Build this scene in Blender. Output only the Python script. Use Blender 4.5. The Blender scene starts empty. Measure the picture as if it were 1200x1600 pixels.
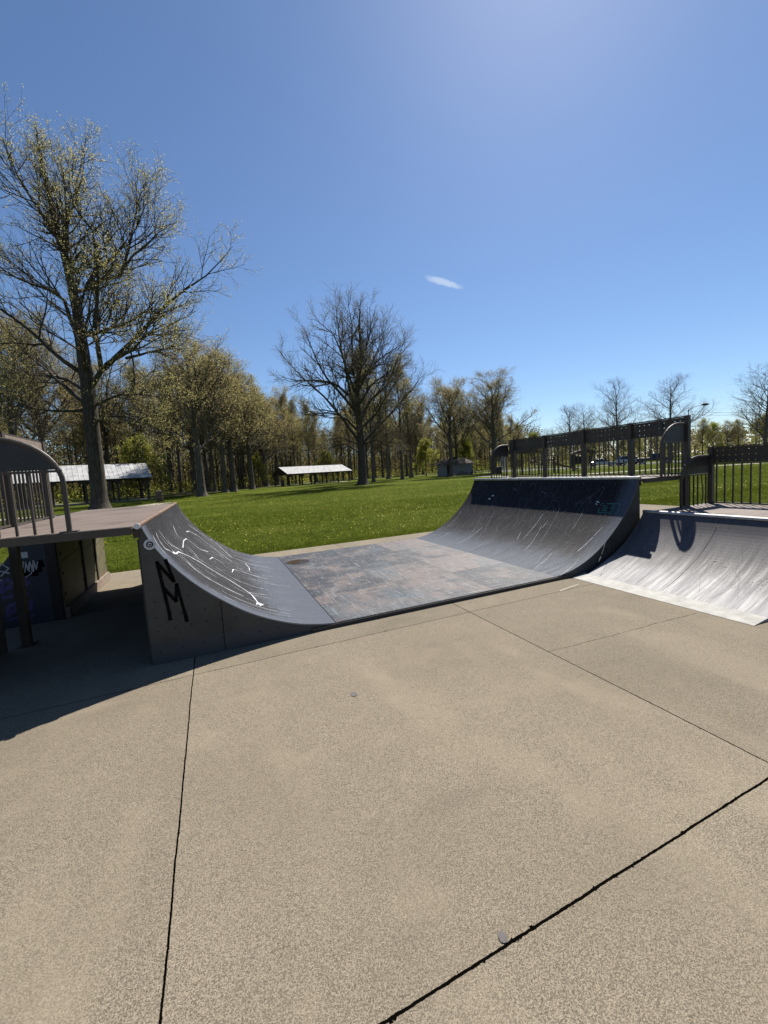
import bpy, bmesh, math, random
import numpy as np
from mathutils import Vector, Matrix

SC = bpy.context.scene
COL = SC.collection
PI = math.pi
rad = math.radians

# ------------------------------------------------------------------ camera, sky, sun, exposure
EYE = 1.55
PITCH, ROLL, YAW = rad(4.96), rad(3.517), rad(22.849)
fwd = Vector((math.sin(YAW) * math.cos(PITCH), math.cos(YAW) * math.cos(PITCH), -math.sin(PITCH)))
rt = Vector((math.cos(YAW), -math.sin(YAW), 0))
up = rt.cross(fwd)
rt2 = rt * math.cos(ROLL) - up * math.sin(ROLL)
up2 = rt2.cross(fwd)
cd = bpy.data.cameras.new('camera')
cam = bpy.data.objects.new('camera', cd)
COL.objects.link(cam)
M = Matrix((rt2, up2, -fwd)).transposed().to_4x4()
M.translation = (0, 0, EYE)
cam.matrix_world = M
cd.sensor_fit = 'VERTICAL'
cd.sensor_height = 36.0
cd.lens = 632.22 / 1600 * 36
cd.shift_y = -8.54 / 1600
cd.shift_x = -0.6 / 1600
cd.clip_start = 0.05
cd.clip_end = 3000
SC.camera = cam
SC.render.resolution_x, SC.render.resolution_y = 768, 1024

SUN_EL, SUN_AZ = rad(51), rad(47.5)
world = bpy.data.worlds.new('World')
SC.world = world
world.use_nodes = True
wn = world.node_tree.nodes
wl = world.node_tree.links
wn.clear()
sky = wn.new('ShaderNodeTexSky')
sky.sky_type = 'NISHITA'
sky.sun_disc = False
sky.sun_elevation = SUN_EL
sky.sun_rotation = SUN_AZ
sky.altitude = 200
sky.air_density = 1.0
sky.dust_density = 0.26
sky.ozone_density = 6.5
bg = wn.new('ShaderNodeBackground')
bg.inputs['Strength'].default_value = 0.063
wo = wn.new('ShaderNodeOutputWorld')
# one thin wisp of cloud, fixed in the sky
tcw = wn.new('ShaderNodeTexCoord')
def _dir(px, py):
    v = rt2 * (px - 600.6) / 632.22 - up2 * (py - 791.46) / 632.22 + fwd
    return v.normalized()
_c, _e = _dir(694, 441), _dir(718, 448)
_u = (_e - _c).normalized(); _w = _c.cross(_u).normalized()
def _vm(op, a, b):
    n = wn.new('ShaderNodeVectorMath'); n.operation = op
    wl.new(a, n.inputs[0])
    if isinstance(b, bpy.types.NodeSocket): wl.new(b, n.inputs[1])
    else: n.inputs[1].default_value = b
    return n
def _m(op, a, b=None):
    n = wn.new('ShaderNodeMath'); n.operation = op
    for i, q in enumerate((a, b)):
        if q is None: continue
        if isinstance(q, bpy.types.NodeSocket): wl.new(q, n.inputs[i])
        else: n.inputs[i].default_value = q
    return n.outputs[0]
_g = tcw.outputs['Generated']
_nz = wn.new('ShaderNodeTexNoise'); _nz.inputs['Scale'].default_value = 60; _nz.inputs['Detail'].default_value = 5
wl.new(_g, _nz.inputs['Vector'])
_off = _m('MULTIPLY', _m('SUBTRACT', _nz.outputs[0], 0.5), 0.010)
_d = _vm('SUBTRACT', _g, tuple(_c)).outputs[0]
_a = _vm('DOT_PRODUCT', _d, tuple(_u)).outputs['Value']
_b = _m('ADD', _vm('DOT_PRODUCT', _d, tuple(_w)).outputs['Value'], _off)
_q = _m('ADD', _m('POWER', _m('DIVIDE', _a, 0.030), 2.0), _m('POWER', _m('DIVIDE', _b, 0.0052), 2.0))
_s = wn.new('ShaderNodeMapRange'); _s.interpolation_type = 'SMOOTHSTEP'
wl.new(_q, _s.inputs[0]); _s.inputs[1].default_value = 2.6; _s.inputs[2].default_value = 0.1; _s.inputs[3].default_value = 0.0; _s.inputs[4].default_value = 0.42
_mx = wn.new('ShaderNodeMix'); _mx.data_type = 'RGBA'
wl.new(_s.outputs[0], _mx.inputs[0]); wl.new(sky.outputs[0], _mx.inputs[6]); _mx.inputs[7].default_value = (7.5, 8.2, 8.8, 1)
wl.new(_mx.outputs[2], bg.inputs['Color'])
wl.new(bg.outputs[0], wo.inputs['Surface'])
sd = bpy.data.lights.new('sun', 'SUN')
sd.energy = 5.0
sd.angle = rad(0.53)
sd.color = (1.0, 0.95, 0.87)
sun = bpy.data.objects.new('sun', sd)
COL.objects.link(sun)
Ld = Vector((math.sin(SUN_AZ) * math.cos(SUN_EL), math.cos(SUN_AZ) * math.cos(SUN_EL), math.sin(SUN_EL)))
sun.rotation_euler = Ld.to_track_quat('Z', 'Y').to_euler()
sun.location = (0, 0, 30)
SC.view_settings.view_transform = 'Standard'
SC.view_settings.look = 'None'
SC.view_settings.gamma = 1
SC.view_settings.exposure = 0.90
SC.cycles.max_bounces = 6
SC.cycles.transparent_max_bounces = 12
SC.cycles.diffuse_bounces = 1
SC.cycles.glossy_bounces = 3

# ------------------------------------------------------------------ materials
ALB = 0.80
class NT:
    def __init__(self, name):
        self.m = bpy.data.materials.new(name)
        self.m.use_nodes = True
        self.t = self.m.node_tree
        self.t.nodes.clear()
        self.out = self.t.nodes.new('ShaderNodeOutputMaterial')
        self.b = self.t.nodes.new('ShaderNodeBsdfPrincipled')
        self.t.links.new(self.b.outputs[0], self.out.inputs[0])
        self.tc = self.t.nodes.new('ShaderNodeTexCoord')
    def put(self, sock, v):
        if isinstance(v, bpy.types.NodeSocket):
            self.t.links.new(v, sock)
        elif v is not None:
            if isinstance(v, (tuple, list)) and len(v) == 3 and len(sock.default_value) == 4:
                v = (*v, 1)
            sock.default_value = v
    def co(self, kind='Object', scale=(1, 1, 1), loc=(0, 0, 0), rot=(0, 0, 0)):
        n = self.t.nodes.new('ShaderNodeMapping')
        self.t.links.new(self.tc.outputs[kind], n.inputs[0])
        n.inputs['Scale'].default_value = scale
        n.inputs['Location'].default_value = loc
        n.inputs['Rotation'].default_value = rot
        return n.outputs[0]
    def noise(self, co, scale, detail=4, rough=0.6, dist=0.0, col=False):
        n = self.t.nodes.new('ShaderNodeTexNoise')
        self.put(n.inputs['Vector'], co)
        n.inputs['Scale'].default_value = scale
        n.inputs['Detail'].default_value = detail
        n.inputs['Roughness'].default_value = rough
        n.inputs['Distortion'].default_value = dist
        return n.outputs[1 if col else 0]
    def vor(self, co, scale, feature='F1', out='Distance', rnd=1.0):
        n = self.t.nodes.new('ShaderNodeTexVoronoi')
        n.feature = feature
        self.put(n.inputs['Vector'], co)
        n.inputs['Scale'].default_value = scale
        n.inputs['Randomness'].default_value = rnd
        return n.outputs[out]
    def math(self, op, a, b=None, c=None, clamp=False):
        n = self.t.nodes.new('ShaderNodeMath')
        n.operation = op
        n.use_clamp = clamp
        self.put(n.inputs[0], a)
        if b is not None: self.put(n.inputs[1], b)
        if c is not None: self.put(n.inputs[2], c)
        return n.outputs[0]
    def ramp(self, v, a, b, lo=0.0, hi=1.0):       # smooth map a..b -> lo..hi
        n = self.t.nodes.new('ShaderNodeMapRange')
        n.interpolation_type = 'SMOOTHSTEP'
        self.put(n.inputs[0], v)
        n.inputs[1].default_value = a
        n.inputs[2].default_value = b
        n.inputs[3].default_value = lo
        n.inputs[4].default_value = hi
        return n.outputs[0]
    def mix(self, f, a, b, mode='MIX'):
        n = self.t.nodes.new('ShaderNodeMix')
        n.data_type = 'RGBA'
        n.blend_type = mode
        self.put(n.inputs[0], f)
        self.put(n.inputs[6], a)
        self.put(n.inputs[7], b)
        return n.outputs[2]
    def xyz(self, co):
        n = self.t.nodes.new('ShaderNodeSeparateXYZ')
        self.t.links.new(co, n.inputs[0])
        return n.outputs
    def comb(self, x, y, z):
        n = self.t.nodes.new('ShaderNodeCombineXYZ')
        self.put(n.inputs[0], x); self.put(n.inputs[1], y); self.put(n.inputs[2], z)
        return n.outputs[0]
    def bump(self, h, dist=0.01, strength=0.5):
        n = self.t.nodes.new('ShaderNodeBump')
        n.inputs['Strength'].default_value = strength
        n.inputs['Distance'].default_value = dist
        self.put(n.inputs['Height'], h)
        self.t.links.new(n.outputs[0], self.b.inputs['Normal'])
    def set(self, **k):
        names = dict(col='Base Color', rough='Roughness', metal='Metallic', spec='Specular IOR Level', alpha='Alpha')
        if 'col' in k:                                   # one overall reflectance level for the whole set of colours
            v = k['col']
            if isinstance(v, bpy.types.NodeSocket): k['col'] = self.mix(1.0, v, (ALB, ALB, ALB), 'MULTIPLY')
            else: k['col'] = tuple(c * ALB for c in v)
        for a, v in k.items():
            self.put(self.b.inputs[names[a]], v)
        return self

def simple(name, col, rough=0.6, metal=0.0, var=0.25, scale=8, spec=0.5, bump=0.0):
    n = NT(name)
    co = n.co()
    f = n.noise(co, scale, 5, 0.65)
    dark = tuple(c * (1 - var) for c in col)
    lite = tuple(min(1, c * (1 + var)) for c in col)
    n.set(col=n.mix(n.ramp(f, 0.3, 0.7), dark, lite), rough=rough, metal=metal, spec=spec)
    if bump:
        n.bump(n.noise(co, scale * 6, 4), bump, 0.5)
    return n.m

def mat_concrete():
    n = NT('exposed_aggregate_concrete')
    co = n.co()
    x, y, z = n.xyz(co)
    big = n.noise(co, 0.8, 3, 0.5)
    mid = n.noise(co, 2.6, 2, 0.5)
    grain = n.vor(co, 310, out='Color')
    gx = n.xyz(grain)[0]
    fine = n.noise(co, 270, 1, 0.5)
    c = n.mix(n.ramp(gx, 0.05, 0.95), (0.135, 0.113, 0.087), (0.47, 0.402, 0.312))
    c = n.mix(n.ramp(fine, 0.42, 0.70, 0, 0.55), c, (0.125, 0.105, 0.08))
    c = n.mix(n.ramp(fine, 0.52, 0.30, 0, 0.4), c, (0.47, 0.40, 0.30))
    c = n.mix(n.ramp(big, 0.36, 0.66, 0.0, 0.36), c, (0.22, 0.185, 0.14))
    c = n.mix(n.ramp(mid, 0.50, 0.76, 0.0, 0.25), c, (0.42, 0.355, 0.265))
    st = n.noise(n.co(scale=(0.5, 1.6, 1), rot=(0, 0, 0.6)), 1.6, 3, 0.55)
    c = n.mix(n.ramp(st, 0.54, 0.74, 0.0, 0.28), c, (0.17, 0.14, 0.11))
    lite = n.noise(n.co(scale=(1.5, 0.45, 1), rot=(0, 0, 0.25), loc=(3, 1, 0)), 1.1, 3, 0.5)
    c = n.mix(n.ramp(lite, 0.50, 0.72, 0.0, 0.26), c, (0.46, 0.39, 0.29))
    spots_ = n.noise(co, 7, 3, 0.6)
    c = n.mix(n.ramp(spots_, 0.72, 0.80, 0.0, 0.4), c, (0.11, 0.095, 0.075))
    # saw-cut joints
    w = n.math('MULTIPLY', n.math('SUBTRACT', n.noise(co, 16, 5, 0.75), 0.5), 0.010)
    w2 = n.math('MULTIPLY', n.math('SUBTRACT', n.noise(co, 2.2, 2, 0.5), 0.5), 0.012)
    wob = n.math('ADD', w, w2)
    dx = n.math('PINGPONG', n.math('ADD', n.math('SUBTRACT', x, -0.277 - 26.83), wob), 1.3415)
    dy = n.math('PINGPONG', n.math('ADD', n.math('SUBTRACT', y, 0.969 - 25.79), wob), 1.2895)
    chip = n.ramp(n.noise(co, 22, 3, 0.6), 0.60, 0.72, 0.0, 0.011)
    near = n.ramp(y, 1.6, 1.2, 0.0, 0.0018)
    thx = n.math('ADD', 0.0040, n.math('MULTIPLY', chip, 0.4))
    thy = n.math('ADD', n.math('ADD', 0.0030, near), n.math('MULTIPLY', chip, 0.8))
    jx = n.math('LESS_THAN', dx, thx)
    jy = n.math('LESS_THAN', dy, thy)
    j = n.math('MAXIMUM', jx, jy)
    # hairline crack
    cw = n.math('MULTIPLY', n.math('SUBTRACT', n.noise(co, 3.5, 6, 0.7), 0.5), 0.09)
    cl = n.math('ABSOLUTE', n.math('ADD', n.math('SUBTRACT', y, n.math('MULTIPLY_ADD', x, -0.055, 2.58)), cw))
    inx = n.math('MULTIPLY', n.math('GREATER_THAN', x, 2.40), n.math('LESS_THAN', x, 4.2))
    j = n.math('MAXIMUM', j, n.math('MULTIPLY', n.math('LESS_THAN', cl, 0.0022), inx))
    c = n.mix(j, c, (0.004, 0.0035, 0.003))
    cell = n.comb(n.math('FLOOR', n.math('DIVIDE', n.math('SUBTRACT', x, -0.277 - 26.83), 2.683)), n.math('FLOOR', n.math('DIVIDE', n.math('SUBTRACT', y, 0.969 - 25.79), 2.579)), 0.0)
    wnn = n.t.nodes.new('ShaderNodeTexWhiteNoise')
    n.put(wnn.inputs['Vector'], cell)
    tone = n.ramp(wnn.outputs[0], 0, 1, 0.82, 0.90)
    c = n.mix(1.0, c, n.comb(n.math('MULTIPLY', tone, 0.835), n.math('MULTIPLY', tone, 0.825), n.math('MULTIPLY', tone, 0.785)), 'MULTIPLY')
    n.set(col=c, rough=0.95, spec=n.math('MULTIPLY', n.math('SUBTRACT', 1.0, j), 0.2))
    h = n.math('SUBTRACT', n.math('MULTIPLY', gx, 0.35), n.math('MULTIPLY', j, 4.0))
    n.bump(h, 0.002, 0.6)
    return n.m

def mat_ground_grass():
    n = NT('mown_grass')
    co = n.co()
    a = n.noise(co, 0.22, 6, 0.65)
    b = n.noise(co, 2.2, 5, 0.7)
    f = n.noise(n.co(scale=(1, 1, 1)), 26, 4, 0.8)
    c = n.mix(n.ramp(b, 0.3, 0.7), (0.050, 0.070, 0.007), (0.115, 0.142, 0.016))
    c = n.mix(n.ramp(a, 0.45, 0.66, 0, 0.6), c, (0.19, 0.195, 0.035))
    c = n.mix(n.ramp(f, 0.35, 0.7, 0, 0.65), c, (0.030, 0.052, 0.006))
    d = n.noise(n.co(scale=(0.35, 1.5, 1), rot=(0, 0, -0.35)), 0.6, 5, 0.7)
    c = n.mix(n.ramp(d, 0.60, 0.74, 0, 0.5), c, (0.20, 0.20, 0.07))
    n.set(col=c, rough=0.95, spec=0.02)
    n.bump(n.math('ADD', f, b), 0.06, 0.9)
    return n.m

def mat_forest_floor():
    n = NT('leaf_litter')
    co = n.co()
    a = n.noise(co, 0.16, 6, 0.7)
    b = n.noise(co, 3, 5, 0.8)
    c = n.mix(n.ramp(b, 0.3, 0.7), (0.045, 0.036, 0.02), (0.15, 0.12, 0.07))
    c = n.mix(n.ramp(a, 0.42, 0.58), c, (0.075, 0.11, 0.016))
    n.set(col=c, rough=0.95, spec=0.1)
    n.bump(b, 0.08, 0.8)
    return n.m

def mat_leaf(name, c0, c1, trans=0.45):
    n = NT(name)
    oi = n.t.nodes.new('ShaderNodeObjectInfo')
    co = n.co()
    f = n.noise(co, 1.4, 3, 0.7)
    g = n.noise(co, 9.0, 2, 0.7)
    v = n.math('ADD', n.math('MULTIPLY', f, 0.6), n.math('ADD', n.math('MULTIPLY', g, 0.5), n.math('MULTIPLY', oi.outputs['Random'], 0.3)))
    c = n.mix(n.ramp(v, 0.42, 0.92), c0, c1)
    n.set(col=c, rough=0.7, spec=0.08)
    tr = n.t.nodes.new('ShaderNodeBsdfTranslucent')
    n.put(tr.inputs['Color'], n.mix(1.0, c, (ALB, ALB, ALB), 'MULTIPLY'))
    mx = n.t.nodes.new('ShaderNodeMixShader')
    mx.inputs[0].default_value = trans
    n.t.links.new(n.b.outputs[0], mx.inputs[1])
    n.t.links.new(tr.outputs[0], mx.inputs[2])
    n.t.links.new(mx.outputs[0], n.out.inputs[0])
    return n.m

def mat_bark(name, c0, c1):
    n = NT(name)
    co = n.co(scale=(1, 1, 0.22))
    f = n.noise(co, 9, 6, 0.75)
    n.set(col=n.mix(n.ramp(f, 0.3, 0.7), c0, c1), rough=0.95, spec=0.15)
    n.bump(f, 0.05, 0.9)
    return n.m

def mat_sheet(name, dark, lite, scr, rough=0.38, metal=0.0, amount=1.0, spec=0.6, wear_glare=(1.15, 3.914, 0.75), wear_glare_col=(0.085, 0.095, 0.12)):
    """worn ramp surface: UV = (metres along the coping, metres down the slope)"""
    n = NT(name)
    uv = n.co('UV')
    stre = n.noise(n.co('UV', scale=(9, 0.55, 1)), 2.2, 7, 0.75, 0.3)
    blot = n.noise(uv, 1.5, 6, 0.7)
    fine = n.noise(n.co('UV', scale=(60, 2.0, 1), rot=(0, 0, 0.06)), 2.0, 5, 0.85, 0.4)
    fine2 = n.noise(n.co('UV', scale=(42, 3.0, 1), rot=(0, 0, -0.35)), 2.0, 5, 0.85, 0.6)
    c = n.mix(n.ramp(stre, 0.35, 0.68), dark, lite)
    c = n.mix(n.ramp(blot, 0.50, 0.68, 0, 0.4), c, tuple(x * 1.6 for x in lite))
    c = n.mix(n.ramp(fine, 0.62, 0.66, 0, 0.5 * amount), c, scr)
    c = n.mix(n.ramp(fine2, 0.68, 0.72, 0, 0.4 * amount), c, scr)
    v = n.vor(n.co('UV', scale=(2.5, 0.8, 1), rot=(0, 0, 0.5)), 2.6, 'DISTANCE_TO_EDGE')
    vm = n.math('MULTIPLY', n.math('LESS_THAN', v, 0.006), n.ramp(blot, 0.45, 0.6, 0, 0.45 * amount))
    c = n.mix(vm, c, scr)
    dust = n.noise(uv, 40, 4, 0.9)
    u_, v_, w_ = n.xyz(uv)
    wob = n.math('MULTIPLY', n.math('SUBTRACT', n.noise(uv, 2.2, 5, 0.8), 0.5), 0.9)
    low = n.ramp(n.math('ADD', v_, wob), wear_glare[0], wear_glare[0] + .5)
    frt = n.ramp(n.math('ADD', u_, n.math('MULTIPLY', wob, 0.35)), wear_glare[1] + .30, wear_glare[1] + .08)
    pol = n.math('MAXIMUM', low, frt)
    c = n.mix(n.math('MULTIPLY', pol, wear_glare[2]), c, wear_glare_col)
    c = n.mix(n.ramp(dust, 0.60, 0.67, 0, 0.6 * amount), c, scr)
    fine3 = n.noise(n.co('UV', scale=(110, 1.2, 1), rot=(0, 0, 0.12)), 2.0, 6, 0.9, 0.2)
    c = n.mix(n.ramp(fine3, 0.60, 0.64, 0, 0.55 * amount), c, scr)
    n.set(col=c, rough=n.ramp(stre, 0.3, 0.7, rough - 0.08, rough + 0.14), metal=metal, spec=spec)
    n.bump(n.math('ADD', fine, n.math('MULTIPLY', dust, 0.5)), 0.002, 0.35)
    return n.m

def mat_flat():
    """flat bottom: sheets about 1 m wide, each worn differently"""
    n = NT('flat_bottom_sheets')
    co = n.co()
    x, y, z = n.xyz(co)
    ux = n.math('DIVIDE', n.math('SUBTRACT', x, 1.035), 1.0)
    uy = n.math('DIVIDE', n.math('SUBTRACT', y, 3.93), 0.975)
    cell = n.comb(n.math('FLOOR', ux), n.math('FLOOR', uy), 0.0)
    wn_ = n.t.nodes.new('ShaderNodeTexWhiteNoise')
    wn_.noise_dimensions = '3D'
    n.put(wn_.inputs['Vector'], cell)
    r = wn_.outputs[0]
    blot = n.noise(co, 2.6, 9, 0.78)
    ed = n.math('MINIMUM', n.math('PINGPONG', ux, 0.5), n.math('PINGPONG', uy, 0.5))
    v = n.math('ADD', n.math('ADD', n.math('MULTIPLY', r, 0.34), n.math('MULTIPLY', blot, 1.25)), n.math('MULTIPLY', ed, 0.35))
    c = n.mix(n.ramp(v, 0.72, 0.98), (0.020, 0.024, 0.034), (0.125, 0.098, 0.090))
    blue = n.noise(n.co(loc=(4, 2, 0)), 0.9, 5, 0.7)
    c = n.mix(n.ramp(blue, 0.50, 0.66, 0, 0.6), c, (0.050, 0.080, 0.102))
    dust = n.noise(co, 38, 5, 0.9)
    c = n.mix(n.ramp(dust, 0.58, 0.68, 0, 0.6), c, (0.27, 0.265, 0.27))
    sc = n.noise(n.co(scale=(1.5, 16, 1), rot=(0, 0, 0.15)), 2.2, 6, 0.85, 0.8)
    c = n.mix(n.ramp(sc, 0.57, 0.62, 0, 0.55), c, (0.30, 0.31, 0.33))
    vv = n.vor(n.co(scale=(1, 1.4, 1)), 3.0, 'DISTANCE_TO_EDGE')
    c = n.mix(n.math('MULTIPLY', n.math('LESS_THAN', vv, 0.008), n.ramp(blot, 0.5, 0.6, 0, 0.4)), c, (0.35, 0.35, 0.36))
    sx = n.math('LESS_THAN', n.math('PINGPONG', ux, 0.5), 0.005)
    sy = n.math('LESS_THAN', n.math('PINGPONG', uy, 0.5), 0.0035)
    sw = n.noise(n.co(scale=(14, 1.2, 1), rot=(0, 0, 1.35)), 2.6, 7, 0.9, 0.5)
    c = n.mix(n.ramp(sw, 0.56, 0.60, 0, 0.6), c, (0.34, 0.35, 0.37))
    sk = n.noise(n.co(scale=(10, 1.2, 1), rot=(0, 0, 1.75), loc=(2, 5, 0)), 2.2, 7, 0.88, 0.7)
    c = n.mix(n.ramp(sk, 0.53, 0.60, 0, 0.65), c, (0.020, 0.022, 0.028))
    seam = n.math('MAXIMUM', sx, sy)
    c = n.mix(seam, c, (0.015, 0.015, 0.02))
    n.set(col=c, rough=n.ramp(blot, 0.3, 0.7, 0.50, 0.66), spec=0.3)
    n.bump(n.math('SUBTRACT', n.math('MULTIPLY', dust, 0.3), seam), 0.003, 0.5)
    return n.m

def mat_panel(name, base, lower, stain):
    n = NT(name)
    co = n.co()
    x, y, z = n.xyz(co)
    a = n.noise(co, 2.5, 6, 0.7)
    b = n.noise(co, 22, 4, 0.8)
    c = n.mix(n.ramp(a, 0.35, 0.7), base, tuple(k * 0.6 for k in base))
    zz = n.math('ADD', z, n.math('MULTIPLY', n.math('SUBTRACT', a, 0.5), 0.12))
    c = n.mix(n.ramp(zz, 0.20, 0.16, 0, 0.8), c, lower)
    c = n.mix(n.ramp(n.noise(co, 5, 6, 0.8), 0.58, 0.7, 0, 0.5), c, stain)
    c = n.mix(n.ramp(b, 0.55, 0.75, 0, 0.25), c, tuple(min(1, k * 1.7) for k in base))
    n.set(col=c, rough=0.6, spec=0.4)
    return n.m

def mat_deck():
    n = NT('deck_boards')
    co = n.co()
    x, y, z = n.xyz(co)
    a = n.noise(n.co(scale=(0.6, 5, 1)), 3, 6, 0.7)
    b = n.noise(co, 45, 4, 0.8)
    c = n.mix(n.ramp(a, 0.3, 0.7), (0.105, 0.078, 0.064), (0.215, 0.165, 0.135))
    c = n.mix(n.ramp(b, 0.5, 0.75, 0, 0.5), c, (0.22, 0.19, 0.16))
    w = n.noise(co, 1.1, 5, 0.7)
    c = n.mix(n.ramp(w, 0.56, 0.66, 0, 0.75), c, (0.07, 0.052, 0.042))
    s = n.math('LESS_THAN', n.math('PINGPONG', n.math('SUBTRACT', y, 3.93), 0.305), 0.006)
    c = n.mix(s, c, (0.015, 0.012, 0.01))
    n.set(col=c, rough=0.72, spec=0.35)
    n.bump(n.math('SUBTRACT', b, n.math('MULTIPLY', s, 3.0)), 0.003, 0.5)
    return n.m

def mat_perforated(name, col, axis=1, pitch=0.08, r=0.0062, rough=0.6, ox=0.0, oz=0.0):
    """painted steel sheet with rows of round punched holes"""
    n = NT(name)
    co = n.co()
    xyz = n.xyz(co)
    a = n.math('SUBTRACT', n.math('PINGPONG', n.math('ADD', xyz[axis], 20 + ox), pitch / 2), pitch / 2)
    b = n.math('SUBTRACT', n.math('PINGPONG', n.math('ADD', xyz[2 if axis < 2 else 1], 20 + oz), pitch / 2), pitch / 2)
    d = n.math('SQRT', n.math('ADD', n.math('MULTIPLY', a, a), n.math('MULTIPLY', b, b)))
    hole = n.math('LESS_THAN', d, r)
    f = n.noise(co, 6, 5, 0.7)
    n.set(col=n.mix(n.ramp(f, 0.3, 0.7), tuple(k * 0.8 for k in col), tuple(k * 1.2 for k in col)), rough=rough, alpha=n.math('SUBTRACT', 1.0, hole))
    return n.m

M_CONC = mat_concrete()
M_GRASS = mat_ground_grass()
M_FLOOR = mat_forest_floor()
M_BARK = mat_bark('grey_bark', (0.035, 0.029, 0.022), (0.125, 0.105, 0.082))
M_BARKL = mat_bark('pale_grey_bark', (0.05, 0.044, 0.037), (0.16, 0.14, 0.115))
M_BARKM = mat_bark('brown_grey_bark', (0.06, 0.05, 0.04), (0.18, 0.155, 0.125))
M_BARKP = mat_bark('pale_bare_twigs', (0.09, 0.075, 0.062), (0.24, 0.205, 0.17))
M_SCRUB = mat_leaf('dim_olive_scrub', (0.09, 0.078, 0.034), (0.28, 0.24, 0.09), 0.45)
M_LEAF = mat_leaf('young_yellow_green_leaves', (0.36, 0.32, 0.12), (0.54, 0.48, 0.19), 0.6)
M_LEAFB = mat_leaf('olive_buds', (0.28, 0.23, 0.10), (0.55, 0.46, 0.20), 0.6)
M_LEAFG = mat_leaf('fresh_green_leaves', (0.18, 0.19, 0.03), (0.42, 0.42, 0.08), 0.6)
M_SHEET = mat_sheet('worn_dark_ramp_sheet', (0.005, 0.0045, 0.006), (0.022, 0.020, 0.024), (0.34, 0.35, 0.38), 0.66, spec=0.16, wear_glare=(1.22, 3.914, 0.8), wear_glare_col=(0.085, 0.100, 0.130))
M_SHEETQ = mat_sheet('worn_steel_sheet_glare', (0.055, 0.049, 0.055), (0.095, 0.086, 0.092), (0.24, 0.225, 0.25), 0.60, 0.0, 1.2, 0.32, (0.66, 1.0, 0.9), (0.28, 0.272, 0.275))  # pale lower slope paints in sun glare on top of real wear
M_FLAT = mat_flat()
M_EDGE = simple('pale_sheet_edge', (0.20, 0.20, 0.20), 0.5, var=0.2)
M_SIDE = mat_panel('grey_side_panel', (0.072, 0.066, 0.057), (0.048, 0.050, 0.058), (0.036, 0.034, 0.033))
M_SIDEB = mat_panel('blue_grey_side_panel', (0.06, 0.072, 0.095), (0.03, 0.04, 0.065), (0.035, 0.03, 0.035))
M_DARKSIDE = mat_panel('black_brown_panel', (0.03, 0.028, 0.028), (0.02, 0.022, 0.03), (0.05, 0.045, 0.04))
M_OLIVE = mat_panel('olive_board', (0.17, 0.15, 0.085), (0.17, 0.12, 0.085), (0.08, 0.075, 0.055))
M_DECK = mat_deck()
M_STEEL = simple('brown_painted_steel', (0.060, 0.045, 0.034), 0.55, 0.0, 0.2, 7)
M_BLACKST = simple('black_painted_steel', (0.022, 0.021, 0.022), 0.5, 0.0, 0.25, 7)
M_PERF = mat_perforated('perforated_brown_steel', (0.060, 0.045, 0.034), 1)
M_PERF_SUN = mat_perforated('perforated_sunlit_steel', (0.23, 0.18, 0.14), 1)  # same brown steel, colour lightened to stand for direct sun on the left panel
M_PERFH = mat_perforated('perforated_step_steel', (0.035, 0.035, 0.04), 2, 0.03, 0.009)
M_PIPE = simple('worn_coping_pipe', (0.55, 0.53, 0.50), 0.3, 0.9, 0.25, 14)
M_PIPEB = simple('rusty_coping_pipe', (0.20, 0.125, 0.085), 0.5, 0.3, 0.4, 16)
M_PLATE = simple('brushed_aluminium_plate', (0.34, 0.33, 0.30), 0.65, 0.0, 0.2, 7, spec=0.25)
M_WHITE = simple('white_paint', (0.75, 0.76, 0.76), 0.6, var=0.08)
M_SCRATCH = simple('chalky_scratch', (0.62, 0.64, 0.66), 0.5, var=0.15, scale=30)
M_FAINT = simple('faint_scratch', (0.11, 0.115, 0.125), 0.6, var=0.3, scale=30, spec=0.2)
M_TAG = simple('black_spray_paint', (0.006, 0.005, 0.005), 0.9, var=0.3, scale=20, spec=0.1)
M_TEAL = simple('teal_spray_paint', (0.03, 0.20, 0.15), 0.5, var=0.3, scale=20)
M_PURPLE = simple('purple_spray_paint', (0.10, 0.085, 0.25), 0.55, var=0.25, scale=12)
M_ROOF = simple('white_metal_roof', (0.46, 0.46, 0.46), 0.7, 0.0, 0.25, 1.6, spec=0.25)
M_WOOD = simple('dark_brown_timber', (0.060, 0.040, 0.028), 0.8, var=0.3, scale=5)
M_TAN = simple('tan_timber', (0.36, 0.22, 0.10), 0.8, var=0.25, scale=4)
M_SHINGLE = simple('brown_shingle', (0.060, 0.045, 0.036), 0.9, var=0.35, scale=4)
M_WALL = simple('white_block_wall', (0.26, 0.26, 0.255), 0.8, var=0.1, scale=2)
M_ASPH = simple('asphalt', (0.075, 0.073, 0.070), 0.9, var=0.25, scale=3)
M_PATH = simple('pale_path_concrete', (0.36, 0.32, 0.26), 0.9, var=0.15, scale=2)
M_GLASS = simple('dark_car_glass', (0.02, 0.024, 0.028), 0.12, var=0.1)
M_TYRE = simple('tyre_rubber', (0.018, 0.018, 0.018), 0.8, var=0.2)
M_SILV = simple('silver_car_paint', (0.42, 0.43, 0.45), 0.3, 0.6, 0.05)
M_CARW = simple('white_car_paint', (0.70, 0.71, 0.72), 0.3, 0.0, 0.05)
M_CARB = simple('black_car_paint', (0.015, 0.016, 0.02), 0.25, 0.0, 0.1)
M_YEL = simple('dandelion_yellow', (0.70, 0.55, 0.02), 0.7, var=0.1)
M_BLADE = mat_leaf('grass_blades', (0.034, 0.052, 0.005), (0.165, 0.200, 0.022), 0.45)
M_PUDDLE = simple('muddy_puddle_water', (0.050, 0.028, 0.016), 0.10, var=0.5, scale=12, spec=0.6)
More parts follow.
